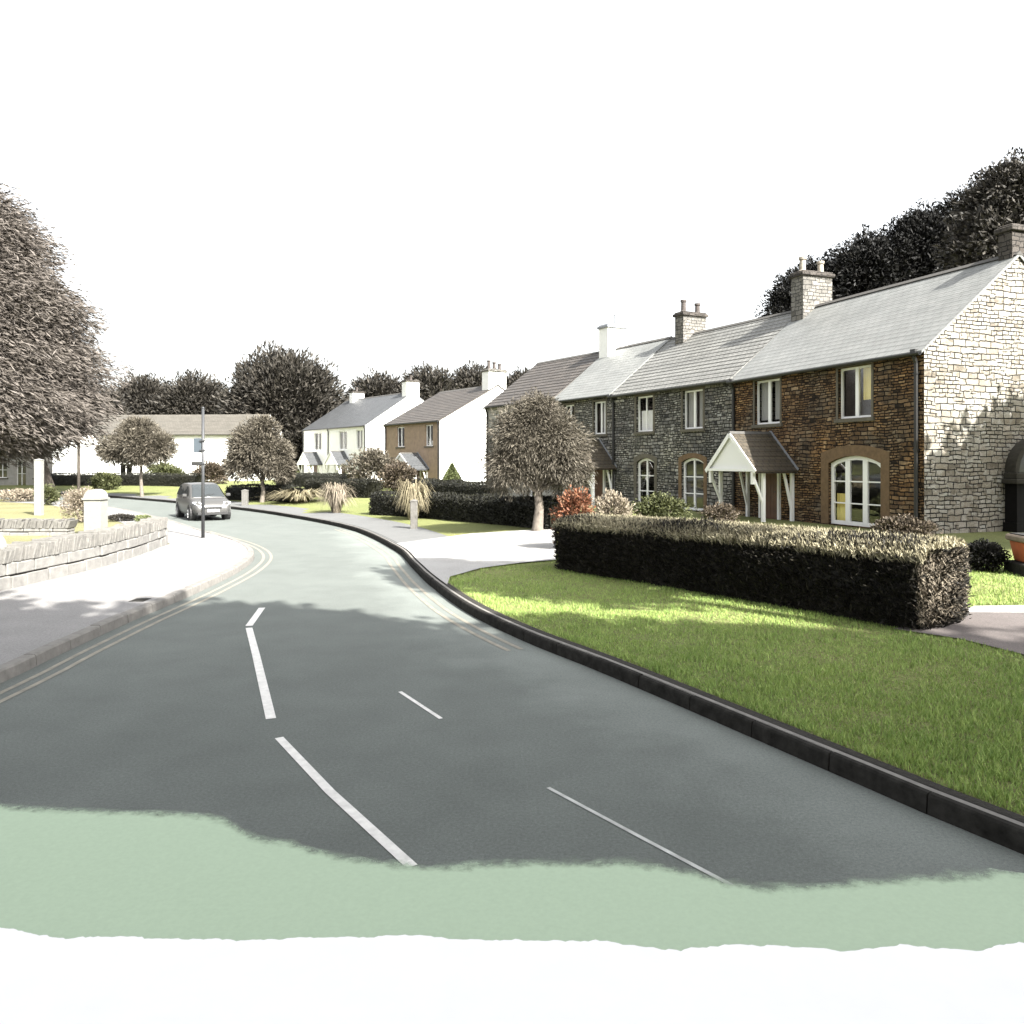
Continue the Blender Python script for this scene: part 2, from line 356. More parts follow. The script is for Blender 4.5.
def quads_mesh(name, V, mat, parent=None, extra=None, per=4, **kw):
    """V: (n, per, 3) array of separate polygons; extra = (verts, faces) merged in (a solid core)"""
    n = V.shape[0]
    vs = V.reshape(-1, 3); loops = np.arange(n*per); st = np.arange(n)*per
    me = bpy.data.meshes.new(name)
    if extra:
        ev = np.array(extra[0], float); base = len(vs)
        vs = np.vstack([vs, ev]); el = []; es = []
        c = n*per
        for f in extra[1]:
            es.append(c); el += [base+i for i in f]; c += len(f)
        loops = np.concatenate([loops, np.array(el, int)]); st = np.concatenate([st, np.array(es, int)])
    me.vertices.add(len(vs)); me.vertices.foreach_set('co', vs.astype(np.float32).ravel())
    me.loops.add(len(loops)); me.loops.foreach_set('vertex_index', loops.astype(np.int32))
    me.polygons.add(len(st)); me.polygons.foreach_set('loop_start', st.astype(np.int32))
    me.update(calc_edges=True); me.validate()
    me.materials.append(mat)
    o = bpy.data.objects.new(name, me); COL.objects.link(o)
    if parent: o.parent = parent
    return tag(o, **kw)

def unit(a): return a/np.maximum(1e-6, np.linalg.norm(a, axis=1, keepdims=True))

def leaf_quads(P, D, L, W, jit=.6):
    """diamond leaves at P, pointing along D with jitter"""
    n = len(P)
    a = unit(D+rng.normal(0, jit, (n, 3)))
    b = unit(np.cross(a, rng.normal(0, 1, (n, 3))))
    l = L*rng.uniform(.6, 1.4, (n, 1)); w = W*rng.uniform(.6, 1.4, (n, 1))
    return np.stack([P-a*l*.5, P+b*w*.5+a*l*.08, P+a*l*.5, P-b*w*.5+a*l*.08], axis=1)

def crown_quads(ells, n, L, W, clump=.28, nclump=70, droop=.0, jit=.6, shell=.55, bias=None):
    vol = np.array([e[1][0]*e[1][1]+e[1][0]*e[1][2] for e in ells]); vol = vol/vol.sum()
    Q = []
    for (c, r), sh in zip(ells, vol):
        c = np.array(c); r = np.array(r); m = max(8, int(nclump*sh*len(ells)/1.5))
        cd = unit(rng.normal(0, 1, (m, 3))); cd[:, 2] = np.where(cd[:, 2] < -.75, -cd[:, 2], cd[:, 2])
        cr = rng.uniform(shell, .96, (m, 1))
        cc = cd*cr*(1-clump*.6)
        k = int(n*sh)
        idx = rng.integers(0, m, k)
        size = rng.uniform(.6, 1.3, m)[idx][:, None]*clump
        d = unit(rng.normal(0, 1, (k, 3)))
        P = cc[idx]+d*size*rng.uniform(.45, 1., (k, 1))
        out = unit(P+d*.5)
        Pw = c+P*r
        out[:, 2] -= droop
        if bias is not None: out = out*.25+np.array(bias)
        Q.append(leaf_quads(Pw, out, L, W, jit))
        kf = int(n*sh*.5); d = unit(rng.normal(0, 1, (kf, 3)))
        lump = 1+.17*np.sin(d[:, :1]*5+c[0])*np.sin(d[:, 1:2]*6+c[1])+.08*np.sin(d[:, 2:3]*9+d[:, :1]*7)
        P = d*rng.uniform(.6, .97, (kf, 1))*lump; o2 = d*1.; o2[:, 2] -= droop
        if bias is not None: o2 = o2*.25+np.array(bias)
        Q.append(leaf_quads(c+P*r, o2, L, W, jit))
    return np.concatenate(Q)

def tree(name, label, base, ells, n, L, W, mat, trunk_r, bark='bark', group=None, nclump=70, clump=.28, cat='tree', limbs=7, droop=0., jit=.6, shell=.55, lean=(0, 0), bias=None):
    """base = ground point; ells = crown ellipsoids given relative to the base"""
    root = empty(name, base, label=label, cat=cat, group=group)
    t = MB()
    top = np.mean([np.array(e[0]) for e in ells], axis=0)
    fork = Vector((lean[0]+top[0]*.15, lean[1]+top[1]*.15, max(.6, min(e[0][2]-e[1][2]*.72 for e in ells))))
    pts = [Vector((0, 0, -.15)), Vector((0, 0, .12)), fork*.55+Vector((random.uniform(-.1, .1), 0, 0)), fork]
    t.tube(pts, [trunk_r*1.7, trunk_r*1.15, trunk_r*.95, trunk_r*.8], 10)
    for i in range(limbs):
        c, r = ells[i % len(ells)]
        a = 2*pi*i/limbs+random.uniform(-.4, .4); q = random.uniform(.45, .75)
        e = Vector((c[0]+cos(a)*r[0]*q, c[1]+sin(a)*r[1]*q, c[2]+r[2]*random.uniform(-.1, .55)))
        mid = fork.lerp(e, .5)+Vector((random.uniform(-.08, .08)*r[0], random.uniform(-.08, .08)*r[1], -.08*r[2]))
        t.tube([fork-Vector((0, 0, trunk_r*.5)), fork.lerp(mid, .5)+Vector((0, 0, -.02*r[2])), mid, e], [trunk_r*.6, trunk_r*.45, trunk_r*.3, trunk_r*.08], 6)
        for j in range(2):
            e2 = mid.lerp(e, .5)+Vector((random.uniform(-.4, .4)*r[0], random.uniform(-.4, .4)*r[1], random.uniform(0, .4)*r[2]))
            t.tube([mid, mid.lerp(e2, .5), e2], [trunk_r*.28, trunk_r*.16, trunk_r*.05], 5)
    t.build('trunk', M[bark], root, smooth=True)
    quads_mesh('crown', crown_quads(ells, n, L, W, clump, nclump, droop, jit, shell, bias), M[mat], root)
    return root

def bush(name, label, base, rx, ry, h, n, L, W, mat, group=None, cat='shrub', jit=.5, nclump=26, cone=False):
    root = empty(name, base, label=label, cat=cat, group=group)
    if cone:
        zz = rng.uniform(0, 1, n)**1.4; an = rng.uniform(0, 2*pi, n); rr = (1-zz)*rng.uniform(.75, 1.05, n)
        P = np.stack([rx*rr*np.cos(an), ry*rr*np.sin(an), zz*h], axis=1)
        D = np.stack([np.cos(an), np.sin(an), np.full(n, .9)], axis=1)
        Q = leaf_quads(P, D, L, W, jit)
    else:
        Q = crown_quads([((0, 0, h*.48), (rx, ry, h*.54))], n, L, W, .34, nclump, -.3, jit, .4)
        Q = Q[Q[:, :, 2].min(axis=1) > -.06]
    s = MB()
    for i in range(5):
        a = 2*pi*i/5+random.random(); e = Vector((cos(a)*rx*.5, sin(a)*ry*.5, h*.6))
        s.tube([(cos(a)*.04, sin(a)*.04, -.1), e*.5, e], [.03, .022, .008], 5)
    s.build('stem', M['bark'], root)
    quads_mesh('foliage', Q, M[mat], root)
    return root

def tuft(name, label, base, h, spread, n, w, mat, group=None, z0=0., cat='grass clump'):
    an = rng.uniform(0, 2*pi, n); sp = spread*np.sqrt(rng.uniform(0, 1, n)); hh = h*rng.uniform(.55, 1.1, n)
    d = np.stack([np.cos(an), np.sin(an), 0*an], axis=1); sd = np.stack([-np.sin(an), np.cos(an), 0*an], axis=1)
    prof = [(0, 0, 1.), (.3, .62, .9), (.72, .95, .7), (1.1, .74, .15)]
    Q = []
    dr_ = rng.uniform(-.25, .75, n); rng_b = rng.normal(0, .13*spread, (n, 2))
    r0 = d*(rng.uniform(0, .12, n)*spread*2)[:, None]
    pts = []
    for a, b, c in prof:
        p = r0+d*(sp*a)[:, None]; p[:, 2] = z0+hh*b; p[:, 2] -= (a > .5)*hh*(a-.5)*dr_*1.2; p[:, :2] += (a*rng_b); pts.append((p, sd*(w*c/2)))
    for i in range(3):
        (p, s), (q, t) = pts[i], pts[i+1]
        Q.append(np.stack([p-s, p+s, q+t, q-t], axis=1))
    o = quads_mesh(name, np.concatenate(Q), M[mat], None, label=label, cat=cat, group=group)
    o.location = base
    return o

# ------------------------------------------------------------------ kerb lines (metres; x right, y forward from the viewer's feet)
def spline(pts, step=.5):
    P = [Vector((*p, 0)) for p in pts]; P = [P[0]*2-P[1]]+P+[P[-1]*2-P[-2]]; out = []
    for i in range(1, len(P)-2):
        a, b, c, d = P[i-1:i+3]; k = max(2, int((c-b).length/step))
        for j in range(k):
            t = j/k
            out.append(.5*((2*b)+(c-a)*t+(2*a-5*b+4*c-d)*t*t+(3*b-a-3*c+d)*t**3))
    out.append(P[-2]); return [(p.x, p.y) for p in out]

RK = spline([(12., -9), (7.4, -1.5), (5.0, 2.6), (3.39, 5.29), (2.80, 6.44), (1.93, 8.22), (1.09, 9.9), (.12, 11.7), (-.82, 13.9), (-1.75, 16.9), (-2.45, 19.6), (-3.5, 23.6), (-6.2, 30.6), (-10.3, 37.3), (-15.3, 43.9), (-24.8, 54.0), (-34.3, 61.5), (-60, 74), (-130, 92)])
LK = spline([(-5.4, -9), (-5.75, 0), (-5.92, 5), (-6.0, 9.3), (-6.1, 10.8), (-6.2, 13), (-6.25, 16), (-6.5, 19.3), (-7.15, 22.2), (-8.6, 25.2), (-11.4, 29.3), (-15.8, 35.9), (-23.0, 45.0), (-31, 51.5), (-58, 65), (-130, 83)])
RKa = np.array(spline([p for p in RK if p[1] < 32], .16)+[p for p in RK if p[1] > 32.2])

def offset(line, d):
    P = np.array(line); T = np.gradient(P, axis=0); T /= np.linalg.norm(T, axis=1, keepdims=True)
    return P+np.stack([T[:, 1], -T[:, 0]], axis=1)*d      # + = to the right when walking away

def sub(line, y0, y1):
    return [tuple(p) for p in line if y0 <= p[1] <= y1]

def hz_arr(x, y):
    d = np.full(len(x), 1e9)
    for i in range(0, len(x), 2000):
        q = np.stack([x[i:i+2000], y[i:i+2000]], axis=1)
        d[i:i+2000] = np.sqrt(((q[:, None, :]-RKa[None, :, :])**2).sum(2)).min(1)
    t = np.clip((d-.2)/8.5, 0, 1); t = t*t*(3-2*t)
    return .125+.4*t
def hz(x, y): return float(hz_arr(np.array([x], float), np.array([y], float))[0])

def G(px, py, right=True):
    z = .3 if right else .13
    for _ in range(12):
        Y = (CH-z)*FPX/(py-HOR); X = (px-512)/FPX*Y
        if right: z = hz(X, Y)
    return X, Y

def sheet(name, poly, mat, zoff, height=None, near=.5, far=3., maxlen=.6, **kw):
    """a sheet of ground inside a polygon, following the terrain height"""
    poly = [tuple(p) for p in poly]; pts = []
    for a, b in zip(poly, poly[1:]+poly[:1]):
        L = math.dist(a, b); ml = maxlen if max(abs(a[1]), abs(a[0])) < 45 else 4.
        k = max(1, int(L/ml))
        for j in range(k): pts.append((a[0]+(b[0]-a[0])*j/k, a[1]+(b[1]-a[1])*j/k))
    nb = len(pts); xs = [p[0] for p in pts]; ys = [p[1] for p in pts]
    grid = []
    if height:
        x0, x1, y0, y1 = min(xs), max(xs), min(ys), max(ys)
        st = near
        for (gx0, gx1, gy0, gy1, s) in ((max(x0, -14), min(x1, 22), max(y0, -8), min(y1, 34), near), (x0, x1, y0, y1, far)):
            if gx1 <= gx0 or gy1 <= gy0: continue
            for gx in np.arange(gx0+s/2, gx1, s):
                for gy in np.arange(gy0+s/2, gy1, s):
                    if s == far and -14 < gx < 22 and -8 < gy < 34: continue
                    grid.append((gx+.011*sin(gy*9), gy+.013*sin(gx*7)))
    allp = [Vector(p) for p in pts+grid]
    v2, e2, f2, *_ = geometry.delaunay_2d_cdt(allp, [(i, (i+1) % nb) for i in range(nb)], [list(range(nb))], 1, 1e-5)
    x = np.array([p.x for p in v2]); y = np.array([p.y for p in v2])
    z = height(x, y)+zoff if height else np.full(len(x), zoff)
    mb = MB(); mb.v = list(zip(x.tolist(), y.tolist(), z.tolist())); mb.f = [tuple(f) for f in f2]
    o = mb.build(name, mat, smooth=bool(height), **kw)
    me = o.data
    if sum(p.normal.z for p in me.polygons) < 0: me.flip_normals()
    return o

def sweep(name, line, prof, mat, **kw):
    """prof = [(d, z)...] swept along a ground line"""
    L = [offset(line, d) for d, z in prof]; n = len(line); k = len(prof); mb = MB()
    for i in range(n):
        for j in range(k): mb.v.append((L[j][i][0], L[j][i][1], prof[j][1]))
    for i in range(n-1):
        for j in range(k):
            a = i*k+j; b = i*k+(j+1) % k; mb.f.append((a, b, b+k, a+k))
    mb.f.append(tuple(range(k))); mb.f.append(tuple((n-1)*k+j for j in range(k))[::-1])
    return mb.build(name, mat, **kw)

# ------------------------------------------------------------------ ground, road, kerbs, paths
S = 'structure'
MB().add([(-900, -300, -.25), (900, -300, -.25), (900, 1500, -.25), (-900, 1500, -.25)], [(0, 1, 2, 3)]).build('ground', M['ground'], kind=S)
rd_ = sheet('road', RK+LK[::-1], M['asphalt_road'], 0., lambda x, y: 0*x, .4, 5., kind=S)
co_ = np.empty(len(rd_.data.vertices)*3, np.float32); rd_.data.vertices.foreach_get('co', co_); co_ = co_.reshape(-1, 3)
def line_dist(P, line):
    L_ = np.array(line); return np.concatenate([np.sqrt(((P[k:k+1500, None, :2]-L_[None])**2).sum(2)).min(1) for k in range(0, len(P), 1500)])
at_ = rd_.data.attributes.new('edge_dist', 'FLOAT', 'POINT'); at_.data.foreach_set('value', line_dist(co_, spline([p for p in RK if p[1] < 30], .1)).astype(np.float32))
rk_out = [tuple(p) for p in offset(RK, .12)]; lk_out = [tuple(p) for p in offset(LK, -.12)]
sheet('lawn_ground', rk_out+[(-130, 190), (90, 190), (90, -9)], M['lawn'], 0., hz_arr, .45, 4., kind=S)
sheet('garden_ground', [(-130, -9)]+lk_out, M['lawn_pale'], .12, kind=S)
def kerb_stones(line, prof, mat, gap=.014, L=.915):
    fine = np.array(spline(line, .1)); sg = np.concatenate([[0], np.cumsum(np.linalg.norm(np.diff(fine, axis=0), axis=1))]); mb = MB(); q = 0.; rd = random.Random(4)
    while q < sg[-1]-.2:
        e = min(q+L, sg[-1]); ss = np.linspace(q+gap/2, e-gap/2, 4); P = np.stack([np.interp(ss, sg, fine[:, 0]), np.interp(ss, sg, fine[:, 1])], axis=1)
        dz, dd = rd.uniform(-.006, .006), rd.uniform(-.006, .006); LL = [offset(P, d+dd) for d, z in prof]; k = len(prof); b0 = len(mb.v)
        for i in range(4):
            for jx in range(k): mb.v.append((LL[jx][i][0], LL[jx][i][1], prof[jx][1]+dz))
        for i in range(3):
            for jx in range(k):
                a = b0+i*k+jx; b = b0+i*k+(jx+1) % k; mb.f.append((a, b, b+k, a+k))
        mb.f.append(tuple(b0+jx for jx in range(k))); mb.f.append(tuple(b0+3*k+jx for jx in range(k))[::-1]); q = e
    return mb.build('kerb', mat, kind=S)
near_k = [p for p in RK if p[1] < 60]
kerb_stones(near_k, [(0, -.05), (.012, .13), (.025, .148), (.15, .148), (.16, .05)], M['kerb_dark'])  # dark stone stands for the shade on this kerb's road face
sweep('kerb', [p for p in RK if p[1] > 59], [(0, -.05), (.012, .16), (.03, .18), (.16, .18), (.2, .05)], M['kerb_dark'], kind=S)
sweep('kerb_top', RK, [(.07, .14), (.075, .154), (.125, .154), (.13, .14)], M['kerb_pale'], kind=S)
sweep('soil_edge', RK, [(.155, .06), (.16, .14), (.25, .15), (.31, .1)], M['soil'], kind=S)
kerb_stones([p for p in LK if p[1] < 60], [(0, -.05), (-.02, .125), (-.04, .147), (-.17, .147), (-.18, .05)], M['kerb_pale'])
# pavements
RKi = offset(RK, .17); LKi = offset(LK, -.17)
path_in = sub(RKi, 21.5, 75); path_out = sub(offset(RK, 2.1), 22.2, 74)
sheet('footpath', path_in+path_out[::-1], M['path'], .022, hz_arr, .5, 3., kind=S)
pv = sub(LKi, -8, 50)
sheet('pavement', pv+[(-30.5, 54.3-1), (-25, 49)][:0]+sub(offset(LK, -2.0), 26.5, 50)[::-1]+[(-10.3, 24.1), (-9.9, 21), (-9.68, 18.7), (-9.75, 16.5), (-9.9, 15), (-10, 8), (-9.6, -8)], M['pave'], .137, kind=S)
# driveway between the lawns
dr = [G(556, 529), G(556, 561), G(520, 564), G(480, 569.5), G(450, 578)]
k0 = sub(RKi, dr[-1][1]-1.2, 24.4)
sheet('driveway', [G(430, 540), G(470, 534.5)]+dr+k0, M['concrete'], .034, hz_arr, .4, 3., kind=S)
sheet('side_drive', [G(893, 630), G(955, 613.5), G(1024, 614), (14, 12.6), (14, 8.6), G(1024, 656), G(960, 640)], M['drive'], .02, hz_arr, .4, 3., kind=S)
sheet('garden_path', [G(955, 613.4), G(975, 607), G(1024, 606.5), (14, 13.4), (14, 12.61), G(1024, 613.9)], M['concrete'], .02, hz_arr, .4, 3., kind=S)

# road markings
def ribbon(name, pts, w, mat, z=.005, **kw):
    p = np.array(pts, float); T = np.gradient(p, axis=0); T /= np.linalg.norm(T, axis=1, keepdims=True)
    nn = np.stack([T[:, 1], -T[:, 0]], axis=1)*w/2; mb = MB()
    for a, b in zip(p-nn, p+nn): mb.v += [(a[0], a[1], z), (b[0], b[1], z)]
    mb.f = [(2*i, 2*i+1, 2*i+3, 2*i+2) for i in range(len(p)-1)]
    return mb.build(name, mat, kind=S, **kw)
def R0(px, py): Y = CH*FPX/(py-HOR); return ((px-512)/FPX*Y, Y)
for pts, w, m in (([(249, 628), (256, 655), (271, 719)], .1, 'paint'), ([(279, 738), (330, 792), (412, 867)], .08, 'paint'), ([(262, 608), (249, 626)], .11, 'paint'),
                  ([(400, 692), (441, 719)], .045, 'paint'), ([(548, 788), (645, 840), (745, 893)], .035, 'seam')):
    q = [R0(*p) for p in pts]
    if len(q) == 2: q = [q[0], ((q[0][0]+q[1][0])/2, (q[0][1]+q[1][1])/2), q[1]]
    ribbon('road_marking', q, w, M[m])
for d in (-.26, -.46): ribbon('road_marking', sub(offset(RK, d), 10.8, 31), .07, M['paint_pale'])
for d in (.24, .44): ribbon('road_marking', sub(offset(LK, d), -6, 30), .07, M['paint_pale'])

# border wash made up as ground: pale green sheet, white sheet nearer the viewer
def ragged(pts, amp, step=.02):
    out = []
    for (a, b) in zip(pts, pts[1:]):
        k = max(1, int(math.dist(a, b)/step))
        for j in range(k):
            t = j/k; x = a[0]+(b[0]-a[0])*t; y = a[1]+(b[1]-a[1])*t
            out.append((x, y+amp*(sin(x*5.3)+.7*sin(x*11.7+2)+.5*sin(x*27+1)+.35*sin(x*61))*.6+random.gauss(0, amp*.22)))
    out.append(pts[-1]); return out
gtop = [R0(*p) for p in ((-60, 806), (0, 807), (80, 812), (210, 816), (250, 836), (340, 858), (420, 868), (520, 864), (640, 864), (760, 889), (860, 884), (940, 879), (1010, 873))]
kr = [tuple(p) for p in offset(RK, -.03) if -8 < p[1] < gtop[-1][1]-.05]
gleft = LK[[i for i, p in enumerate(LK) if p[1] > -6][0]]
gx_ = np.array([-5.84]+[p[0] for p in gtop]); gy_ = np.array([5.75]+[p[1] for p in gtop])
gs = sheet('green_border_wash', [(-5.7, -6), (-5.84, 5.2)]+[(x, y+.28) for x, y in zip(gx_[:-1], gy_[:-1])]+[(gx_[-1], gy_[-1])]+kr[::-1], M['green_wash'], .011, lambda x, y: 0*x, .09, 3., kind=S)
cg = np.empty(len(gs.data.vertices)*3, np.float32); gs.data.vertices.foreach_get('co', cg); cg = cg.reshape(-1, 3)
at_ = gs.data.attributes.new('edge_fade', 'FLOAT', 'POINT'); at_.data.foreach_set('value', (np.interp(cg[:, 0], gx_, gy_)-cg[:, 1]).astype(np.float32))
wtop = [R0(*p) for p in ((0, 930), (60, 940), (200, 942), (340, 941), (420, 938), (500, 943), (600, 945), (680, 952), (740, 947), (840, 954), (900, 947), (980, 954), (1024, 946))]
kr2 = [p for p in kr if -5 < p[1] < wtop[-1][1]-.05]
sheet('white_border_sheet', [(-5.6, -5), (-5.75, 3.8)]+ragged([(-5.75, 4.35)]+wtop, .014)+kr2[::-1], M['white_edge'], .016, kind=S)

# ------------------------------------------------------------------ houses
def rect_loop(x0, x1, z0, z1, arch=0., e=0.):
    """ccw loop of an opening seen from outside, with a segmental arch head; e grows it"""
    x0 -= e; x1 += e; z0 -= e; zs = z1-arch
    pts = [(x0, z0), (x1, z0)]
    if arch:
        for i in range(9):
            t = i/8; x = x1+(x0-x1)*t; pts.append((x, zs+e+arch*sin(pi*t)**.8))
    else: pts += [(x1, z1+e), (x0, z1+e)]
    return pts

def panel(mb, outer, holes, fn, depth):
    """flat wall panel with openings; fn maps (x, z, depth) to a point"""
    bm = bmesh.new()
    loops = [outer]+holes
    for lp in loops:
        vs = [bm.verts.new((x, 0, z)) for x, z in lp]
        for a, b in zip(vs, vs[1:]+vs[:1]): bm.edges.new((a, b))
    bmesh.ops.triangle_fill(bm, edges=bm.edges[:], use_beauty=True)
    bm.verts.ensure_lookup_table()
    idx = {v: i for i, v in enumerate(bm.verts)}
    mb.add([fn(v.co.x, v.co.z, 0) for v in bm.verts], [tuple(idx[v] for v in f.verts) for f in bm.faces])
    bm.free()
    for lp in holes:
        n = len(lp)
        mb.add([fn(x, z, 0) for x, z in lp]+[fn(x, z, depth) for x, z in lp], [(i, (i+1) % n, n+(i+1) % n, n+i) for i in range(n)])

def window(root, x0, x1, z0, z1, arch=0., cols=2, rows=1, sill='quoin_grey', sur=None, sur_w=.1, curtain=None, mid_thick=.06, y=-.11, kind='window', frame=.07):
    lo = rect_loop(x0+.004, x1-.004, z0+.004, z1-.004, arch)
    t = frame
    li = [(min(max(x, x0+t), x1-t), max(z0+t, z-t) if z > z0+.1 else z0+t) for x, z in lo]
    f = MB(); f.loop_ring(lo, li, y, y-.07)
    w = x1-x0
    for i in range(1, cols):
        xx = x0+w*i/cols; h = z1-arch*(1-sin(pi*i/cols)**.8)-.02
        f.box(xx-mid_thick/2, xx+mid_thick/2, y+.004, y-.06, z0+t*.5, h)
    for j in range(1, rows):
        zz = z0+(z1-arch*.5-z0)*j/rows
        f.box(x0+t*.5, x1-t*.5, y-.006, y-.05, zz-.02, zz+.02)
    fr = f.build(kind, M['white'], root)
    p = MB(); yy = y-.035
    p.add([(x, yy, z) for x, z in li], [tuple(range(len(li)))]); p.build('pane', M['glass'], fr)
    if curtain:
        c = MB()
        for (cx0, cx1, cz0, cz1, m) in curtain:
            n = 12; k = len(c.v)
            for i in range(n+1):
                q = i/n; cx = x0+w*(cx0+(cx1-cx0)*q); cy = y-.16-.02*sin(q*n*1.9)
                c.v += [(cx, cy, z0+(z1-z0)*cz0), (cx, cy, z0+(z1-z0)*cz1)]
            c.f += [(k+2*i, k+2*i+2, k+2*i+3, k+2*i+1) for i in range(n)]
            mm = m
        c.build('curtain', M[mm], fr)
    if sill:
        MB().box(x0-.14, x1+.14, .07, -.1, z0-.13, z0-.002).build('sill', M[sill], fr, bevel=.012)
    if sur:
        a = rect_loop(x0, x1, z0, z1, arch, sur_w); b = rect_loop(x0, x1, z0, z1, arch, 0)
        a[0] = (a[0][0], z0); a[1] = (a[1][0], z0)
        s = MB(); s.loop_ring(a, b, .018, -.03); s.build('surround', M[sur], fr)
    return rect_loop(x0, x1, z0, z1, arch)

def chimney(parent, x, y, zb, zt, wx, wy, mat, pots, potmat='pot', cap='chim_dark', aerial=False):
    m = MB(); m.box(x-wx/2, x+wx/2, y-wy/2, y+wy/2, zb, zt-.16)
    ch = m.build('chimney', M[mat], parent)
    c = MB(); c.box(x-wx/2-.09, x+wx/2+.09, y-wy/2-.09, y+wy/2+.09, zt-.16, zt-.02); c.box(x-wx/2-.03, x+wx/2+.03, y-wy/2-.03, y+wy/2+.03, zt-.02, zt+.05)
    c.build('chimney_cap', M[cap], parent, bevel=.02)
    for i in range(pots):
        py = y+(i-(pots-1)/2)*wy*.62/max(1, pots-1) if pots > 1 else y
        ph = .62+.1*((i*7) % 3-1)
        MB().lathe([(.15, 0), (.16, .06), (.125, .1), (.115, ph-.12), (.15, ph-.1), (.15, ph), (.1, ph), (.1, ph-.05)], 14, (x, py, zt+.04)).build('chimney_pot', M[potmat], parent, smooth=False)
    return ch

def house(name, label, A, th, L, D, zb, ze, zr, wall, gable, roof, skew=0., wins=(), step=.012, nc=18, near_verge=.06, group=None, hood=None, extra_holes=(), ridge_col='ridge', overhang=.16, bargeboard=None, back=None):
    root = empty(name, (A[0], A[1], 0), R(90+th), label=label, cat='house', group=group)
    L -= .02
    X1 = lambda d: L+skew*d           # far end leans to meet the neighbour
    holes = []
    for w in wins: holes.append(window(root, **w))
    holes += list(extra_holes)
    wl = MB()
    panel(wl, [(0, zb-.6), (L, zb-.6), (L, ze), (0, ze)], holes, lambda x, z, d: (x, -d, z), .2)
    wl.build('wall', M[wall], root)
    pent = [(0, zb-.6), (-D, zb-.6), (-D, ze), (-D/2, zr-.05), (0, ze)]
    g = MB(); g.add([(0, y, z) for y, z in pent], [tuple(range(5))])
    g.add([(X1(-y), y, z) for y, z in pent], [tuple(range(5))])
    g.add([(0, -D, zb-.6), (X1(D), -D, zb-.6), (X1(D), -D, ze), (0, -D, ze)], [(0, 1, 2, 3)])
    g.build('gable_wall', M[gable], root)
    # dark rooms behind the windows
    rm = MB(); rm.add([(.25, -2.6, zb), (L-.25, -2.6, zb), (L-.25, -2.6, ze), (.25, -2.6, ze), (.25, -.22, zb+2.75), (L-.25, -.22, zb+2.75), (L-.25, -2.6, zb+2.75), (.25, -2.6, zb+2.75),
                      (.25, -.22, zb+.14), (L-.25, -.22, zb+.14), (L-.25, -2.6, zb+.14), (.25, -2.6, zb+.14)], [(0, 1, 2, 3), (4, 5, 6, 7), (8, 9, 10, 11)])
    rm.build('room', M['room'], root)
    # roof: courses with a real step at each lower edge
    s = (zr-ze)/(D/2); rf = MB(); x0 = -near_verge
    for side in (1, -1):
        prev = None
        for j in range(nc):
            a, b = j/nc, (j+1)/nc
            da = -overhang+(D/2+overhang)*a; db = -overhang+(D/2+overhang)*b
            za = ze+.06+s*da+step; zbq = ze+.06+s*db
            ya, yb = (-da, -db) if side == 1 else (-D+da, -D+db)
            ka, kb = (da, db) if side == 1 else (D-da, D-db)
            rf.add([(x0, ya, za), (X1(ka), ya, za), (X1(kb), yb, zbq), (x0, yb, zbq)], [(0, 1, 2, 3)])
            rf.add([(x0, ya, za), (X1(ka), ya, za), (X1(ka), ya, za-step-(.06 if j == 0 else .003)), (x0, ya, za-step-(.06 if j == 0 else .003))], [(0, 1, 2, 3)])
        # verge edge and soffit
        d0 = -overhang
        for xx in (x0, None):
            ps = []
            for d, off in ((d0, .06), (D/2, .06), (D/2, -.04), (d0, -.02)):
                yy = -d if side == 1 else -D+d; kk = d if side == 1 else D-d
                ps.append((x0 if xx is not None else X1(kk), yy, ze+s*d+off))
            rf.add(ps, [(0, 1, 2, 3)])
        y0 = overhang if side == 1 else -D-overhang; k0 = -overhang if side == 1 else D+overhang
        ym = -D/2
        rf.add([(x0, y0, ze-s*overhang-.01), (X1(k0), y0, ze-s*overhang-.01), (X1(D/2), ym, zr-.02), (x0, ym, zr-.02)], [(0, 1, 2, 3)])
    r = rf.build('roof', M[roof], root)
    rd = MB(); zt = ze+.06+s*(D/2)
    rd.add([(x0-.01, -D/2+.16, zt-.07), (x0-.01, -D/2, zt+.06), (x0-.01, -D/2-.16, zt-.07), (X1(D/2-.16), -D/2+.16, zt-.07), (X1(D/2), -D/2, zt+.06), (X1(D/2+.16), -D/2-.16, zt-.07)],
           [(0, 1, 4, 3), (1, 2, 5, 4), (0, 2, 1), (3, 4, 5), (0, 3, 5, 2)])
    rd.build('ridge_tiles', M[ridge_col], r)
    # gutter
    gt = MB(); zg = ze-s*overhang+.0; n = 8
    prof = [(overhang+.07+.07*cos(pi+pi*i/n), zg+.0+.07*sin(pi+pi*i/n)) for i in range(n+1)]; prof += [(p[0]*.98+overhang*.02+.0, p[1]+.012) for p in prof[::-1]]
    k = len(prof)
    for x in (x0, L): gt.v += [(x, y, z) for y, z in prof]
    gt.f = [(i, (i+1) % k, k+(i+1) % k, k+i) for i in range(k)]+[tuple(range(k)), tuple(range(k, 2*k))]
    gt.build('gutter', M['black'], root)
    if bargeboard:
        b = MB()
        for side in (1, -1):
            q = [(-overhang, 0), (D/2, 0)]
            ya, yb = (overhang, -D/2) if side == 1 else (-D-overhang, -D/2)
            za, zbz = ze-s*overhang+.05, zr+.05
            b.hexa([(x0-.03, ya, za-.2), (x0-.004, ya, za-.2), (x0-.004, yb, zbz-.2), (x0-.03, yb, zbz-.2)], [(x0-.03, ya, za), (x0-.004, ya, za), (x0-.004, yb, zbz), (x0-.03, yb, zbz)])
        b.build('bargeboard', M[bargeboard], root)
    root['s'] = s
    return root, r

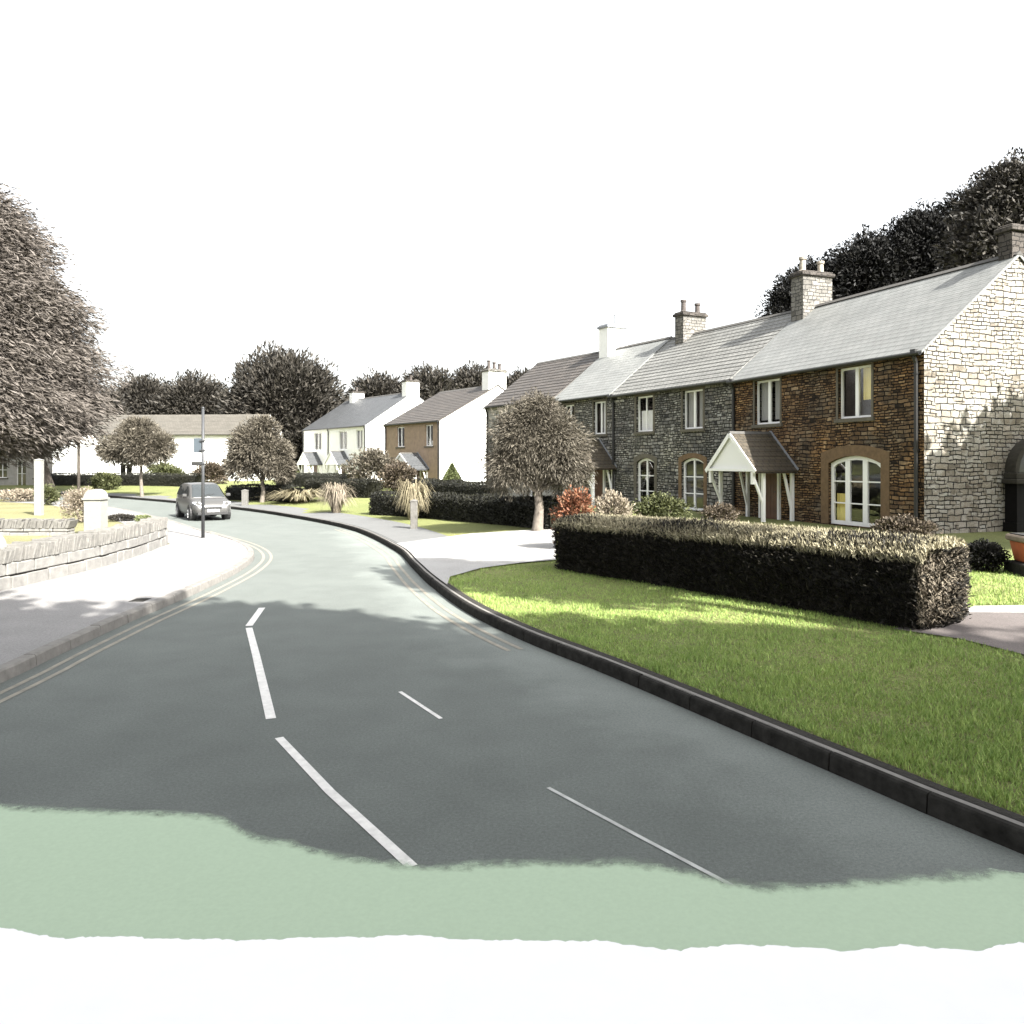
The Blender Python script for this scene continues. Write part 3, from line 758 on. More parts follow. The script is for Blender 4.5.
def downpipe(root, x, z0, z1, y=.07):
    m = MB(); m.tube([(x, y+.1, z1), (x, y+.08, z1-.12), (x, y, z1-.3), (x, y, z0)], [.06]*4, 8)
    for zz in (z0+.6, (z0+z1)/2, z1-.6): m.box(x-.07, x+.07, 0.004, y+.05, zz-.02, zz+.02)
    m.box(x-.09, x+.09, y-.03, y+.14, z1-.05, z1+.1)
    m.build('downpipe', M['black'], root)

def porch(root, xc, hw, zr, ze, dep, zb, mat='tile_porch', door='door', gabfill=True, post=True):
    """gabled timber porch on the front wall: tiled roof, white gable board, posts, knee braces, door"""
    p = empty('porch'); p.parent = root
    r = MB(); s = (zr-ze)/hw; nc = 8; ov = .12
    for sd in (-1, 1):
        for j in range(nc):
            a, b = (hw+ov)*(1-j/nc), (hw+ov)*(1-(j+1)/nc)
            za, zbq = zr-s*a+.03, zr-s*b
            r.add([(xc+sd*a, 0.002, za), (xc+sd*a, dep, za), (xc+sd*b, dep, zbq), (xc+sd*b, 0.002, zbq)], [(0, 1, 2, 3)])
            r.add([(xc+sd*a, 0.002, za), (xc+sd*a, dep, za), (xc+sd*a, dep, za-.035), (xc+sd*a, 0.002, za-.035)], [(0, 1, 2, 3)])
        r.add([(xc+sd*(hw+ov), 0.002, zr-s*(hw+ov)-.06), (xc+sd*(hw+ov), dep, zr-s*(hw+ov)-.06), (xc, dep, zr-.06), (xc, 0.002, zr-.06)], [(0, 1, 2, 3)])
        r.add([(xc+sd*(hw+ov), dep, zr-s*(hw+ov)+.03), (xc, dep, zr), (xc, dep, zr-.06), (xc+sd*(hw+ov), dep, zr-s*(hw+ov)-.06)], [(0, 1, 2, 3)])
    r.build('porch_roof', M[mat], p)
    rr = MB(); rr.add([(xc-.1, 0.004, zr-.05), (xc, 0.004, zr+.05), (xc+.1, 0.004, zr-.05), (xc-.1, dep+.01, zr-.05), (xc, dep+.01, zr+.05), (xc+.1, dep+.01, zr-.05)], [(0, 1, 4, 3), (1, 2, 5, 4), (0, 2, 1), (3, 4, 5), (0, 3, 5, 2)])
    rr.build('porch_ridge', M['ridge'], p)
    fl = MB()
    for sd in (-1, 1): fl.bar((xc+sd*(hw+ov), .012, ze-s*ov+.05), (xc, .012, zr+.05), .02, .1)
    fl.build('flashing', M['lead'], p)
    g = MB(); yb = dep-.06
    g.add([(xc-hw, yb, ze-.02), (xc+hw, yb, ze-.02), (xc, yb, zr-.07), (xc-hw, yb-.05, ze-.02), (xc+hw, yb-.05, ze-.02), (xc, yb-.05, zr-.07)], [(0, 1, 2), (3, 5, 4), (0, 1, 4, 3), (1, 2, 5, 4), (2, 0, 3, 5)])
    g.build('gable_board', M['white'], p)
    bb = MB()
    for sd in (-1, 1):
        bb.bar((xc+sd*(hw+.1), dep+.015, ze-s*.1-.03), (xc+sd*.01, dep+.015, zr-.08), .03, .15)
    bb.bar((xc-hw-.02, dep-.03, ze-.06), (xc+hw+.02, dep-.03, ze-.06), .1, .1)
    bb.build('bargeboard', M['white'], p)
    for sd in (-1, 1):
        x = xc+sd*(hw-.12)
        b = MB(); b.box(x-.05, x+.05, .02, dep-.1, ze-.12, ze-.02); b.build('side_beam', M['white'], p)
        b = MB(); b.box(x-.06, x+.06, dep-.13, dep-.01, ze-.55, ze-.12); b.build('pendant', M['white'], p)
        b = MB(); b.box(x-.055, x+.055, dep-.55, dep-.44, zb, ze-.13)
        b.bar((x, dep-.47, zb+.75), (x, dep-.09, ze-.32), .07, .08); b.build('post', M['white'], p)
        b = MB(); b.box(x-.055, x+.055, .02, .13, zb, ze-.13); b.bar((x, .1, zb+.5), (x, .42, ze-.15), .07, .08); b.build('post', M['white'], p)
    d = MB(); d.box(xc-.48, xc+.48, .02, .07, zb+.05, zb+2.05)
    for i in range(5): d.box(xc-.46+i*.186, xc-.46+i*.186+.17, .07, .085, zb+.1, zb+2.0)
    dd = d.build('door', M[door], p)
    MB().lathe([(.012, 0), (.03, .01), (.03, .03), (.012, .04)], 8, (xc-.36, .09, zb+1.05)).build('handle', M['black'], dd)
    f = MB(); f.box(xc-.58, xc-.482, .004, .1, zb, zb+2.15); f.box(xc+.482, xc+.58, .004, .1, zb, zb+2.15); f.box(xc-.58, xc+.58, .004, .1, zb+2.15, zb+2.25)
    f.build('door_frame', M['white'], p)
    MB().box(xc-hw+.1, xc+hw-.1, .004, dep-.1, zb-.3, zb+.04).build('step', M['quoin_grey'], p)
    return p

UPW = dict(z0=4.0, z1=5.64)
ZB = .45
T = lambda a: tan(R(a))
# --- house 1
h1, r1 = house('stone_house', 'nearest brown stone cottage with pale slate roof, rainwater pipe and sunlit rubble gable', (11.8, 22.9), 19.9, 9.18, 7.4, ZB, 5.85, 8.85,
    'stone_brown', 'stone_sunlit', 'slate', skew=T(6.2), step=.006, nc=19, group='houses of the stone terrace', wins=[
    dict(x0=1.98, x1=3.4, cols=2, rows=1, sur='quoin_grey', sur_w=.09, mid_thick=.14, curtain=[(.08, .42, .35, .98, 'curtain_yellow')], **UPW),
    dict(x0=6.3, x1=7.75, cols=2, rows=1, sur='quoin_grey', sur_w=.09, mid_thick=.14, curtain=[(.08, .4, .1, .98, 'curtain'), (.62, .95, .1, .98, 'curtain')], **UPW),
    dict(x0=1.6, x1=3.85, z0=.56, z1=2.8, arch=.24, cols=3, rows=3, sill=None, sur='quoin', sur_w=.34, mid_thick=.2, kind='french_window', frame=.13, curtain=[(.7, .95, .05, .45, 'curtain_yellow')])])
downpipe(h1, .22, ZB-.3, 5.75); downpipe(h1, 9.0, ZB-.3, 5.75)
porch(h1, 6.82, 1.38, 3.66, 2.38, 1.78, ZB)
chimney(r1, 9.0, -3.7, 8.2, 10.25, .72, 1.45, 'chim_stone', 2, 'pot_pale')
chimney(r1, .26, -4.0, 8.0, 9.75, .46, 1.0, 'chim_dark', 0)
# dark doorcase on the gable end (local x<0 is outside)
dc = empty('doorcase'); dc.parent = h1
y0, y1 = -3.15, -5.3; yc = (y0+y1)/2
m = MB()
for yy in (y0, y1+.34):
    m.box(-.4, -.01, yy, yy-.34, ZB-.3, 1.95); m.box(-.46, -.01, yy+.08, yy-.42, ZB-.3, ZB+.35)
m.box(-.3, -.01, y0-.34, y1+.34, ZB, 1.95)
m.build('columns', M['dark_wood'], dc)
m = MB(); m.box(-.52, -.012, y0+.16, y1-.16, 1.952, 2.1); m.box(-.46, -.012, y0+.08, y1-.08, 2.102, 2.28)
m.build('entablature', M['dark_stone_trim'], dc, bevel=.02)
m = MB(); nA = 16; ro, ri = (y0-y1)/2+.02, (y0-y1)/2-.14
for i in range(nA):
    a, b = pi*i/nA, pi*(i+1)/nA
    c = [(ri, a), (ro, a), (ro, b), (ri, b)]
    P = [(yc+r*cos(t), 2.29+r*.95*sin(t)) for r, t in c]
    m.hexa([(-.36, y, z) for y, z in P], [(-.014, y, z) for y, z in P])
m.build('arch_hood', M['dark_stone_trim'], dc)
m = MB(); m.add([(-.3, yc+ri*cos(pi*i/nA), 2.29+ri*.95*sin(pi*i/nA)) for i in range(nA+1)], [tuple(range(nA+1))]); m.build('fanlight', M['car_glass'], dc)
m = MB(); m.box(-.36, -.302, yc-.45, yc+.45, ZB, 1.93); m.box(-.39, -.361, yc-.33, yc+.33, ZB+.95, 1.8); m.build('door', M['dark_wood'], dc)

# --- house 2
FR = dict(z0=.56, z1=2.78, arch=.2, cols=2, rows=3, sill=None, mid_thick=.09, kind='french_window', frame=.1)
h2, r2 = house('stone_house', 'grey rubble stone cottage with two arched french windows and striped weathered roof', (8.67, 31.53), 26.1, 8.56, 7.6, ZB, 5.9, 8.88,
    'stone_grey', 'stone_grey', 'tile_mixed', skew=T(3.4), step=.03, nc=16, near_verge=0., group='houses of the stone terrace', wins=[
    dict(x0=1.75, x1=3.06, cols=2, rows=1, sur='quoin_grey', sur_w=.12, mid_thick=.12, curtain=[(.06, .4, .05, .98, 'curtain'), (.62, .95, .05, .98, 'curtain')], **UPW),
    dict(x0=5.2, x1=6.5, cols=2, rows=1, sur='quoin_grey', sur_w=.14, mid_thick=.05, curtain=[(.05, .95, .02, .6, 'blind')], **UPW),
    dict(x0=1.7, x1=3.15, sur='quoin', sur_w=.2, **FR), dict(x0=5.1, x1=6.5, sur='quoin_grey', sur_w=.2, **FR)])
downpipe(h2, 8.35, ZB-.3, 5.8)
chimney(r2, 7.3, -3.8, 8.2, 9.95, .66, 1.4, 'chim_stone', 2)
# --- house 3
h3, r3 = house('stone_house', 'narrow grey stone cottage with smooth pale slate roof and brown tiled porch', (4.9, 39.22), 29.5, 5.39, 7.6, ZB, 5.98, 8.95,
    'stone_grey', 'stone_grey', 'slate', skew=T(3.1), step=.006, nc=19, near_verge=0., group='houses of the stone terrace', wins=[
    dict(x0=.5, x1=1.55, cols=2, rows=1, sur='quoin_grey', sur_w=.1, mid_thick=.08, curtain=[(.05, .5, .05, .98, 'blind')], **UPW),
    dict(x0=3.3, x1=4.25, cols=2, rows=1, sur='quoin_grey', sur_w=.1, mid_thick=.08, **UPW),
    dict(x0=3.2, x1=4.4, sur='quoin_grey', sur_w=.14, **FR)])
porch(h3, 1.1, 1.4, 3.75, 2.4, 1.75, ZB)
ch = chimney(r3, 5.0, -3.8, 8.2, 10.3, .85, 1.35, 'render_white', 0, cap='lead')
a = MB(); a.tube([(5.0, -3.9, 10.3), (5.0, -3.9, 11.0)], [.02, .02], 6); a.tube([(4.6, -4.9, 11.05), (5.2, -3.4, 10.9)], [.012]*2, 5)
for i in range(6):
    t = i/5; p = Vector((4.6, -4.9, 11.05)).lerp(Vector((5.2, -3.4, 10.9)), t); a.tube([p-Vector((.25, -.1, 0)), p+Vector((.25, -.1, 0))], [.008]*2, 4)
a.build('aerial', M['metal'], r3)
# --- house 4
h4, r4 = house('stone_house', 'end cottage of the terrace with dark brown tiled roof behind the round twiggy tree', (2.25, 43.92), 32.6, 7.19, 7.8, ZB, 6.08, 8.95,
    'render_grey', 'render_grey', 'tile_brown', step=.035, nc=14, near_verge=0., group='houses of the stone terrace', wins=[
    dict(x0=4.9, x1=6.0, cols=2, rows=1, mid_thick=.08, **UPW), dict(x0=1.2, x1=2.4, cols=2, rows=1, mid_thick=.08, **UPW), dict(x0=1.2, x1=2.4, sur='quoin_grey', sur_w=.14, **FR)])
downpipe(h4, 6.95, ZB-.3, 5.95)
# --- house 5 (tan front, white gable)
h5, r5 = house('gabled_house', 'tan fronted house with broad sunlit white gable and brown tiled roof', (-5.5, 61), 36.3, 9., 10.8, .4, 5.8, 8.75,
    'render_tan', 'render_white', 'tile_brown', step=.03, nc=18, wins=[
    dict(x0=1.05, x1=2.2, z0=3.85, z1=5.5, cols=2, rows=1, mid_thick=.08), dict(x0=5.6, x1=6.9, z0=3.85, z1=5.5, cols=2, rows=1, mid_thick=.1)])
downpipe(h5, .12, 0, 5.7); downpipe(h5, 8.8, 0, 5.7)
porch(h5, 3.4, 1.7, 3.3, 2.1, 1.6, .4, mat='slate_grey')
chimney(r5, .5, -5.4, 8.0, 10.0, .95, 1.7, 'render_white', 3, cap='chim_stone')
# --- house 6 (white pair)
h6, r6 = house('gabled_house', 'white rendered pair of houses with grey slate roof and two small gabled porches', (-15, 82), 37.5, 16., 11.2, .4, 6.4, 10.05,
    'render_white', 'render_white', 'slate_grey', step=.008, nc=20, near_verge=.02, wins=[
    dict(x0=.7, x1=2.2, z0=3.95, z1=5.95, cols=2, rows=1, mid_thick=.12, sill=None), dict(x0=4.3, x1=6.3, z0=3.95, z1=5.95, cols=2, rows=1, mid_thick=.12, sill=None), dict(x0=10.8, x1=12.8, z0=3.95, z1=5.95, cols=2, rows=1, mid_thick=.12, sill=None)])
downpipe(h6, 8.9, 0, 6.3); downpipe(h6, .12, 0, 6.3); downpipe(h6, 15.8, 0, 6.3)
porch(h6, 5.0, 1.6, 3.75, 2.4, 1.6, .4, mat='slate_grey'); porch(h6, 12.2, 1.6, 3.7, 2.4, 1.6, .4, mat='slate_grey')
chimney(r6, .5, -5.6, 9.2, 11.3, .95, 1.6, 'render_white', 1); chimney(r6, 13.2, -5.6, 9.2, 11.0, .9, 1.5, 'render_white', 1)
# --- far white building across the end of the street
h7, r7 = house('white_building', 'long low white building with pale tiled roof beyond the silver car', (-28.3, 88), 86., 22., 9., .2, 5.75, 8.0,
    'render_white', 'render_white', 'tile_pale', step=.02, nc=14, overhang=.3, bargeboard='white', ridge_col='tile_pale', wins=[
    dict(x0=9.8, x1=11.2, z0=1.0, z1=2.4, cols=2, rows=1), dict(x0=14., x1=15.5, z0=1.0, z1=2.4, cols=2, rows=1)])
# --- cottage behind the big tree
h8, r8 = house('grey_cottage', 'grey cottage half hidden beneath the huge tree at the far left', (-42.8, 74.5), 78., 14., 8., .2, 3.6, 6.0,
    'render_grey', 'render_white', 'slate_grey', step=.01, nc=12, wins=[
    dict(x0=.8, x1=2.0, z0=1.1, z1=2.6, cols=2, rows=2), dict(x0=2.9, x1=4.0, z0=.3, z1=2.7, cols=2, rows=2, sill=None), dict(x0=5, x1=6.2, z0=1.1, z1=2.6, cols=2, rows=2)])

# ------------------------------------------------------------------ garden walls on the left
def stone_wall(name, label, line, h, w, z0, cop, group=None, seed=1, pier=None):
    rd = random.Random(seed)
    root = empty(name, (0, 0, 0), label=label, cat='wall', group=group)
    P = np.array(spline(line, .1)); seg = np.linalg.norm(np.diff(P, axis=0), axis=1); sacc = np.concatenate([[0], np.cumsum(seg)]); tot = sacc[-1]
    T_ = np.gradient(P, axis=0); T_ /= np.linalg.norm(T_, axis=1, keepdims=True)
    def at(s):
        x = np.interp(s, sacc, P[:, 0]); y = np.interp(s, sacc, P[:, 1]); tx = np.interp(s, sacc, T_[:, 0]); ty = np.interp(s, sacc, T_[:, 1])
        return Vector((x, y, 0)), Vector((tx, ty, 0)).normalized()
    m = MB(); c = MB()
    rows = max(2, int((h-cop)/.19)); rh = (h-cop)/rows
    for r in range(rows):
        s = -rd.uniform(0, .3)
        while s < tot:
            l = rd.uniform(.28, .75); a, b = max(0, s+.012), min(tot, s+l-.012); s += l
            if b-a < .06: continue
            pa, ta = at(a); pb, tb = at(b); na = Vector((ta.y, -ta.x, 0)); nb = Vector((tb.y, -tb.x, 0))
            o1, o2 = rd.uniform(-.02, .03), rd.uniform(-.02, .03); g = .012
            zb, zt = z0+r*rh+(g if r else -.12), z0+(r+1)*rh-g+rd.uniform(-.012, .012)
            q = [pa+na*(w/2+o1), pb+nb*(w/2+o1), pb-nb*(w/2+o2), pa-na*(w/2+o2)]
            m.hexa([v+Vector((0, 0, zb)) for v in q], [v*1.0+Vector((rd.uniform(-.01, .01), rd.uniform(-.01, .01), zt)) for v in q])
    m.build('stonework', M['wall_stone'], root, bevel=.018)
    core = MB(); n = len(P)
    nn = np.stack([T_[:, 1], -T_[:, 0]], axis=1)
    for i in range(n):
        for sgn, z in ((1, z0-.1), (1, z0+h-cop), (-1, z0+h-cop), (-1, z0-.1)):
            p = P[i]+nn[i]*(w/2-.05)*sgn; core.v.append((p[0], p[1], z))
    for i in range(n-1):
        for j in range(4): core.f.append((i*4+j, i*4+(j+1) % 4, i*4+4+(j+1) % 4, i*4+4+j))
    core.build('mortar', M['kerb_dark'], root)
    s = 0.
    while s < tot-.05:
        t = rd.uniform(.07, .14); p, ta = at(min(tot, s)); na = Vector((ta.y, -ta.x, 0)); hh = cop*rd.uniform(.75, 1.15); lean = ta*rd.uniform(.03, .12); ww = w/2+rd.uniform(-.03, .04)
        zb = z0+h-cop-.01; th = ta*(t-.018)
        q = [p+na*ww, p+na*ww+th, p-na*ww+th, p-na*ww]
        tp = [v+lean+Vector((0, 0, zb+hh)) for v in q]
        c.hexa([v+Vector((0, 0, zb)) for v in q], tp); s += t
    c.build('coping', M['coping'], root, bevel=.012)
    return root
stone_wall('stone_wall', 'low pale dry stone wall with upright coping stones along the white pavement', [(-10.25, 9), (-10.1, 12.5), (-10.02, 15.4), (-9.93, 16.8), (-9.88, 18.7), (-10.1, 21.2), (-10.55, 23.9)], .82, .5, .13, .3, 'low garden walls', 3)
stone_wall('stone_wall', 'second low stone wall running left from the tall pale gate pier across the lawn', [(-24, 26.2), (-20.5, 26.9), (-17.8, 27.2), (-15, 27.2)], .55, .5, .1, .28, 'low garden walls', 8)
def rounded_pier(name, label, x, y, w, h, z0, mat):
    root = empty(name, (x, y, z0), label=label, cat='pier')
    m = MB(); n = 10
    m.box(-w/2, w/2, -w/2, w/2, -.1, h-w/2)
    m.build('pier_shaft', M[mat], root, bevel=.02)
    m = MB(); m.box(-w/2-.04, w/2+.04, -w/2-.04, w/2+.04, h-w/2, h-w/2+.07)
    pr = [(cos(pi*i/n)*w/2, sin(pi*i/n)*w/2) for i in range(n+1)]
    k = len(m.v); zc = h-w/2+.07
    for yy in (-w/2, w/2): m.v += [(a, yy, zc+b) for a, b in pr]
    m.f += [(k+i, k+i+1, k+n+1+i+1, k+n+1+i) for i in range(n)]+[tuple(k+i for i in range(n+1)), tuple(k+n+1+i for i in range(n+1))]
    m.build('pier_cap', M[mat], root)
    return root
rounded_pier('gate_pier', 'tall pale gate pier with rounded top at the end of a low stone wall', -14.2, 27.3, .56, 1.5, .1, 'post_white')
rounded_pier('gate_pier', 'squat white pier set into the nearer stone wall at the left edge', -10.35, 15.6, .62, 1.02, .13, 'post_white')

# ------------------------------------------------------------------ posts, poles, sign
def post(label, px, pyb, h, w, mat='post_wood', right=True, group='short marker posts', tall=False):
    x, y = G(px, pyb, right); z = hz(x, y) if right else .12
    root = empty('marker_post' if not tall else 'gate_post', (x, y, z), label=label, cat='post', group=group)
    MB().box(-w/2, w/2, -w/2, w/2, -.15, h).build('shaft', M[mat], root, bevel=.01)
    m = MB(); a = w/2+.012
    m.add([(-a, -a, h), (a, -a, h), (a, a, h), (-a, a, h), (-a, -a, h+.03), (a, -a, h+.03), (a, a, h+.03), (-a, a, h+.03), (0, 0, h+.09)],
          [(0, 3, 2, 1), (0, 1, 5, 4), (1, 2, 6, 5), (2, 3, 7, 6), (3, 0, 4, 7), (4, 5, 8), (5, 6, 8), (6, 7, 8), (7, 4, 8)])
    m.build('post_cap', M[mat], root)
    return root
post('weathered square post on the green verge below a straw coloured grass clump', 414, 529, 1.0, .24)
post('short pale post beneath the bushy roadside tree behind the car', 245, 506, .85, .3)
post('short wooden post near a drooping pale grass clump by the far drive', 337, 513, .7, .1)
post('tall white square post on the lawn under the huge left tree', 39, 515, 2.55, .3, 'post_white', False, None, True)
# street sign pole
px, py = G(203, 538, False)
sp = empty('sign_pole', (px, py, .13), label='slim grey metal pole with two small plates on the white pavement', cat='sign pole')
MB().tube([(0, 0, -.2), (0, 0, 4.2)], [.055, .045], 10).build('pole', M['metal'], sp, smooth=True)
MB().lathe([(.05, 4.2), (.055, 4.22), (.03, 4.26)], 10).build('pole_cap', M['metal'], sp)
m = MB(); m.box(-.3, -.055, -.02, .02, 2.77, 3.24); m.build('sign_plate', M['sign_face'], sp, bevel=.008)
m = MB(); m.box(-.37, -.055, -.02, .02, 2.35, 2.48); m.build('sign_plate', M['plastic'], sp, bevel=.006)
m = MB()
for z in (2.41, 2.85, 3.16): m.box(-.09, .06, -.065, .065, z-.02, z+.02)
m.build('bracket', M['metal'], sp)
ut = empty('utility_pole', (-32.5, 60, .12), label='thin tall wooden pole rising in front of the huge left tree', cat='pole')
MB().tube([(0, 0, -.2), (0, 0, 7.9)], [.13, .09], 8).build('pole', M['pole_wood'], ut, smooth=True)
m = MB(); m.box(-.5, .5, -.05, .05, 7.3, 7.4); m.build('crossarm', M['pole_wood'], ut)
MB().box(-.13, .13, -.16, .16, 0, .006).build('utility_cover', M['kerb_dark'], None, label='small dark utility cover plate let into the white pavement', cat='cover plate').location = (*G(140, 600.5, False), .1375)

# planter at the right edge
pl = empty('planter', (9.72, 14.75, hz(9.7, 14.7)), R(-8), label='orange terracotta planter with a tan rim at the right edge by the gable', cat='planter')
m = MB(); m.hexa([(-.3, -.3, .22), (.3, -.3, .22), (.3, .3, .22), (-.3, .3, .22)], [(-.36, -.36, .6), (.36, -.36, .6), (.36, .36, .6), (-.36, .36, .6)]); m.build('pot_body', M['orange'], pl, bevel=.02)
MB().box(-.42, .42, -.4, .4, .6, .72).build('rim', M['tan_rim'], pl, bevel=.03)
MB().box(-.44, .44, -.4, .4, -.1, .22).build('plinth', M['kerb_dark'], pl, bevel=.02)
MB().box(-.36, .36, -.34, .34, .72, .74).build('soil', M['core'], pl)

# ------------------------------------------------------------------ the car
car = empty('parked_car', (-14.35, 37.1, 0), R(-90+33), label='silver grey people carrier on the sunlit bend facing the viewer', cat='car')
def loft(mb, rings, close_ends=True):
    k = len(mb.v); n = len(rings[0])
    for r in rings: mb.v += r
    for i in range(len(rings)-1):
        for j in range(n-1): mb.f.append((k+i*n+j, k+i*n+j+1, k+(i+1)*n+j+1, k+(i+1)*n+j))
    if close_ends: mb.f.append(tuple(k+j for j in range(n))[::-1]); mb.f.append(tuple(k+(len(rings)-1)*n+j for j in range(n)))
st = [(-2.05, .74, .38, .92), (-1.98, .8, .28, 1.02), (-1.6, .85, .24, 1.05), (-.8, .865, .22, 1.04), (0, .87, .22, 1.03), (.7, .865, .22, 1.02), (1.15, .855, .23, .99), (1.6, .83, .25, .92), (1.95, .77, .28, .82), (2.08, .7, .32, .7), (2.13, .62, .38, .58)]
rings = []
for x, w, zl, zt in st:
    half = [(w*.86, zl), (w*.97, zl+(zt-zl)*.18), (w, zl+(zt-zl)*.5), (w*.985, zl+(zt-zl)*.78), (w*.93, zt-.03), (w*.8, zt)]
    rings.append([(x, -a, b) for a, b in half]+[(x, 0, zt+.015)]+[(x, a, b) for a, b in half[::-1]])
m = MB(); loft(m, rings)
gh = [(-1.98, .76, 1.0, .74, 1.06), (-1.75, .78, 1.0, .64, 1.5), (-1.2, .8, 1.0, .64, 1.61), (-.3, .81, 1.0, .65, 1.63), (.25, .81, 1.0, .63, 1.57), (.62, .8, .99, .63, 1.4), (1.2, .78, .96, .74, 1.0)]
rings = []
for x, wb, zb_, wt, zt in gh:
    rings.append([(x, -wb, zb_), (x, -(wb*.4+wt*.6), zb_+(zt-zb_)*.62), (x, -wt, zt-.03), (x, -wt*.8, zt), (x, 0, zt+.02), (x, wt*.8, zt), (x, wt, zt-.03), (x, (wb*.4+wt*.6), zb_+(zt-zb_)*.62), (x, wb, zb_)])
loft(m, rings)
body = m.build('body', M['car_paint'], car, smooth=True)
e = .012
m = MB(); m.add([(1.17+e, -.7, 1.03), (1.17+e, .7, 1.03), (.66+e, .58, 1.395+e), (.3, .54, 1.555+e), (.3, -.54, 1.555+e), (.66+e, -.58, 1.395+e)], [(0, 1, 2, 5), (5, 2, 3, 4)]); m.build('windscreen', M['car_glass'], car)
for sd in (-1, 1):
    for (xa, xb, xc, xd) in ((.85, .08, .06, .33), (.02, -.78, -.76, 0.0), (-.86, -1.7, -1.6, -.84)):
        m = MB(); m.add([(xa, sd*(.805), 1.07), (xb, sd*.82, 1.07), (xc, sd*.67, 1.5), (xd, sd*.67, 1.48)], [(0, 1, 2, 3)]); m.build('side_window', M['car_glass'], car)
    m = MB(); m.add([(2.02, sd*.42, .68), (2.02, sd*.66, .7), (1.82, sd*.79, .84), (1.9, sd*.5, .84), (2.12, sd*.4, .66), (2.1, sd*.63, .67), (1.9, sd*.82, .8), (1.98, sd*.5, .82)], [(4, 5, 6, 7), (0, 1, 5, 4), (1, 2, 6, 5), (2, 3, 7, 6), (3, 0, 4, 7)]); m.build('headlight', M['lamp_glass'], car)
    m = MB(); m.box(.72, .92, sd*.86, sd*1.04, 1.03, 1.17); m.build('wing_mirror', M['car_paint'], car, bevel=.03)
    for x in (-1.3, 1.32):
        w = MB(); r = .315
        w.tube([(x, sd*.66, r), (x, sd*.875, r)], [r, r], 20); w.tube([(x, sd*.872, r), (x, sd*.885, r)], [r*.97, r*.9], 20)
        wh = w.build('wheel', M['rubber'], car)
        h = MB(); h.tube([(x, sd*.87, r), (x, sd*.893, r)], [r*.64, r*.58], 16)
        for i in range(5): an = 2*pi*i/5; h.bar((x, sd*.895, r), (x+cos(an)*r*.6, sd*.895, r+sin(an)*r*.6), .02, .05)
        h.build('rim', M['rim'], wh)
        a = MB(); a.tube([(x, sd*.6, r+.02), (x, sd*.869, r+.02)], [r*1.2, r*1.2], 20); a.build('wheel_arch', M['plastic'], car)
m = MB(); m.box(2.1, 2.16, -.36, .36, .53, .63); m.build('grille', M['plastic'], car, bevel=.01)
m = MB(); m.box(1.95, 2.17, -.66, .66, .26, .4); m.build('bumper', M['plastic'], car, bevel=.02)
m = MB(); m.box(2.17, 2.185, -.26, .26, .405, .515); m.build('number_plate', M['plate'], car)
for sd in (-1, 1): MB().bar((1.2, sd*.1-.25, 1.03), (1.02, sd*.1+.2, 1.16), .015, .015).build('wiper', M['plastic'], car)

# ------------------------------------------------------------------ hedges
def hedge(name, label, line, w, h, n, L, W, mat, z=None, group=None, wob=.06, upright=.9):
    """clipped hedge along a line: leafy shell over a dark inner core, one mesh"""
    P = np.array(spline(line, .25)); T_ = np.gradient(P, axis=0); T_ /= np.linalg.norm(T_, axis=1, keepdims=True)
    nn = np.stack([T_[:, 1], -T_[:, 0]], axis=1)
    seg = np.concatenate([[0], np.cumsum(np.linalg.norm(np.diff(P, axis=0), axis=1))]); tot = seg[-1]
    zc = np.array([z if z is not None else hz(*p) for p in P])
    per = np.array([h, w, h, h*w/tot*2])          # side, top, side, ends
    per = per/per.sum(); kind = rng.choice(4, n, p=per)
    s = rng.uniform(0, tot, n); a = np.zeros(n); b = np.zeros(n)
    u = rng.uniform(0, 1, n); dn = rng.uniform(-1, 1, n)
    a = np.where(kind == 0, 1., np.where(kind == 2, -1., dn)); b = np.where(kind == 1, 1., u)
    endm = kind == 3; right = rng.uniform(0, 1, n) < .5
    s = np.where(endm, np.where(right, 0, tot), s)
    # rounded shoulders
    rs = np.clip(1-np.abs(a)*.0, 0, 1)
    top = np.where(np.abs(a) > .75, h*(1-(np.abs(a)-.75)*.35), h)
    x = np.interp(s, seg, P[:, 0]); y = np.interp(s, seg, P[:, 1]); zz = np.interp(s, seg, zc)
    tx = np.interp(s, seg, T_[:, 0]); ty = np.interp(s, seg, T_[:, 1])
    bulge = 1+.06*np.sin(s*2.1+b*3)+rng.normal(0, wob, n)
    ea = np.where(endm, np.where(right, -1., 1.), 0.)
    eo = ea*(.12*np.sqrt(np.clip(1-a*a, 0, 1))+rng.normal(0, wob*.6, n))
    hw = w/2*bulge*np.where(b > .8, 1-(b-.8)*.45, 1.)
    X = x+ty*a*hw+tx*eo; Y = y-tx*a*hw+ty*eo
    Z = zz+b*top*(1+.035*np.sin(s*1.7))+np.where(kind == 1, rng.normal(0, wob*.7, n), 0)
    out = np.stack([ty*a*(kind != 1)+tx*ea, -tx*a*(kind != 1)+ty*ea, np.where(kind == 1, 1.4, upright*.5)], axis=1)
    Q = leaf_quads(np.stack([X, Y, Z], axis=1), out, L, W, .45)
    cv = []; cf = []
    m = len(P)
    for i in range(m):
        for sg, f in ((1, 0), (1, .8), (.75, .95), (-.75, .95), (-1, .8), (-1, 0)):
            p = P[i]+nn[i]*(w/2-.07)*sg; cv.append((p[0], p[1], zc[i]-.05+f*h))
    for i in range(m-1):
        for j in range(5): cf.append((i*6+j, i*6+j+1, i*6+7+j, i*6+6+j))
    cf += [tuple(range(6)), tuple((m-1)*6+j for j in range(6))]
    return quads_mesh(name, Q, M[mat], None, (cv, cf), label=label, cat='hedge', group=group)

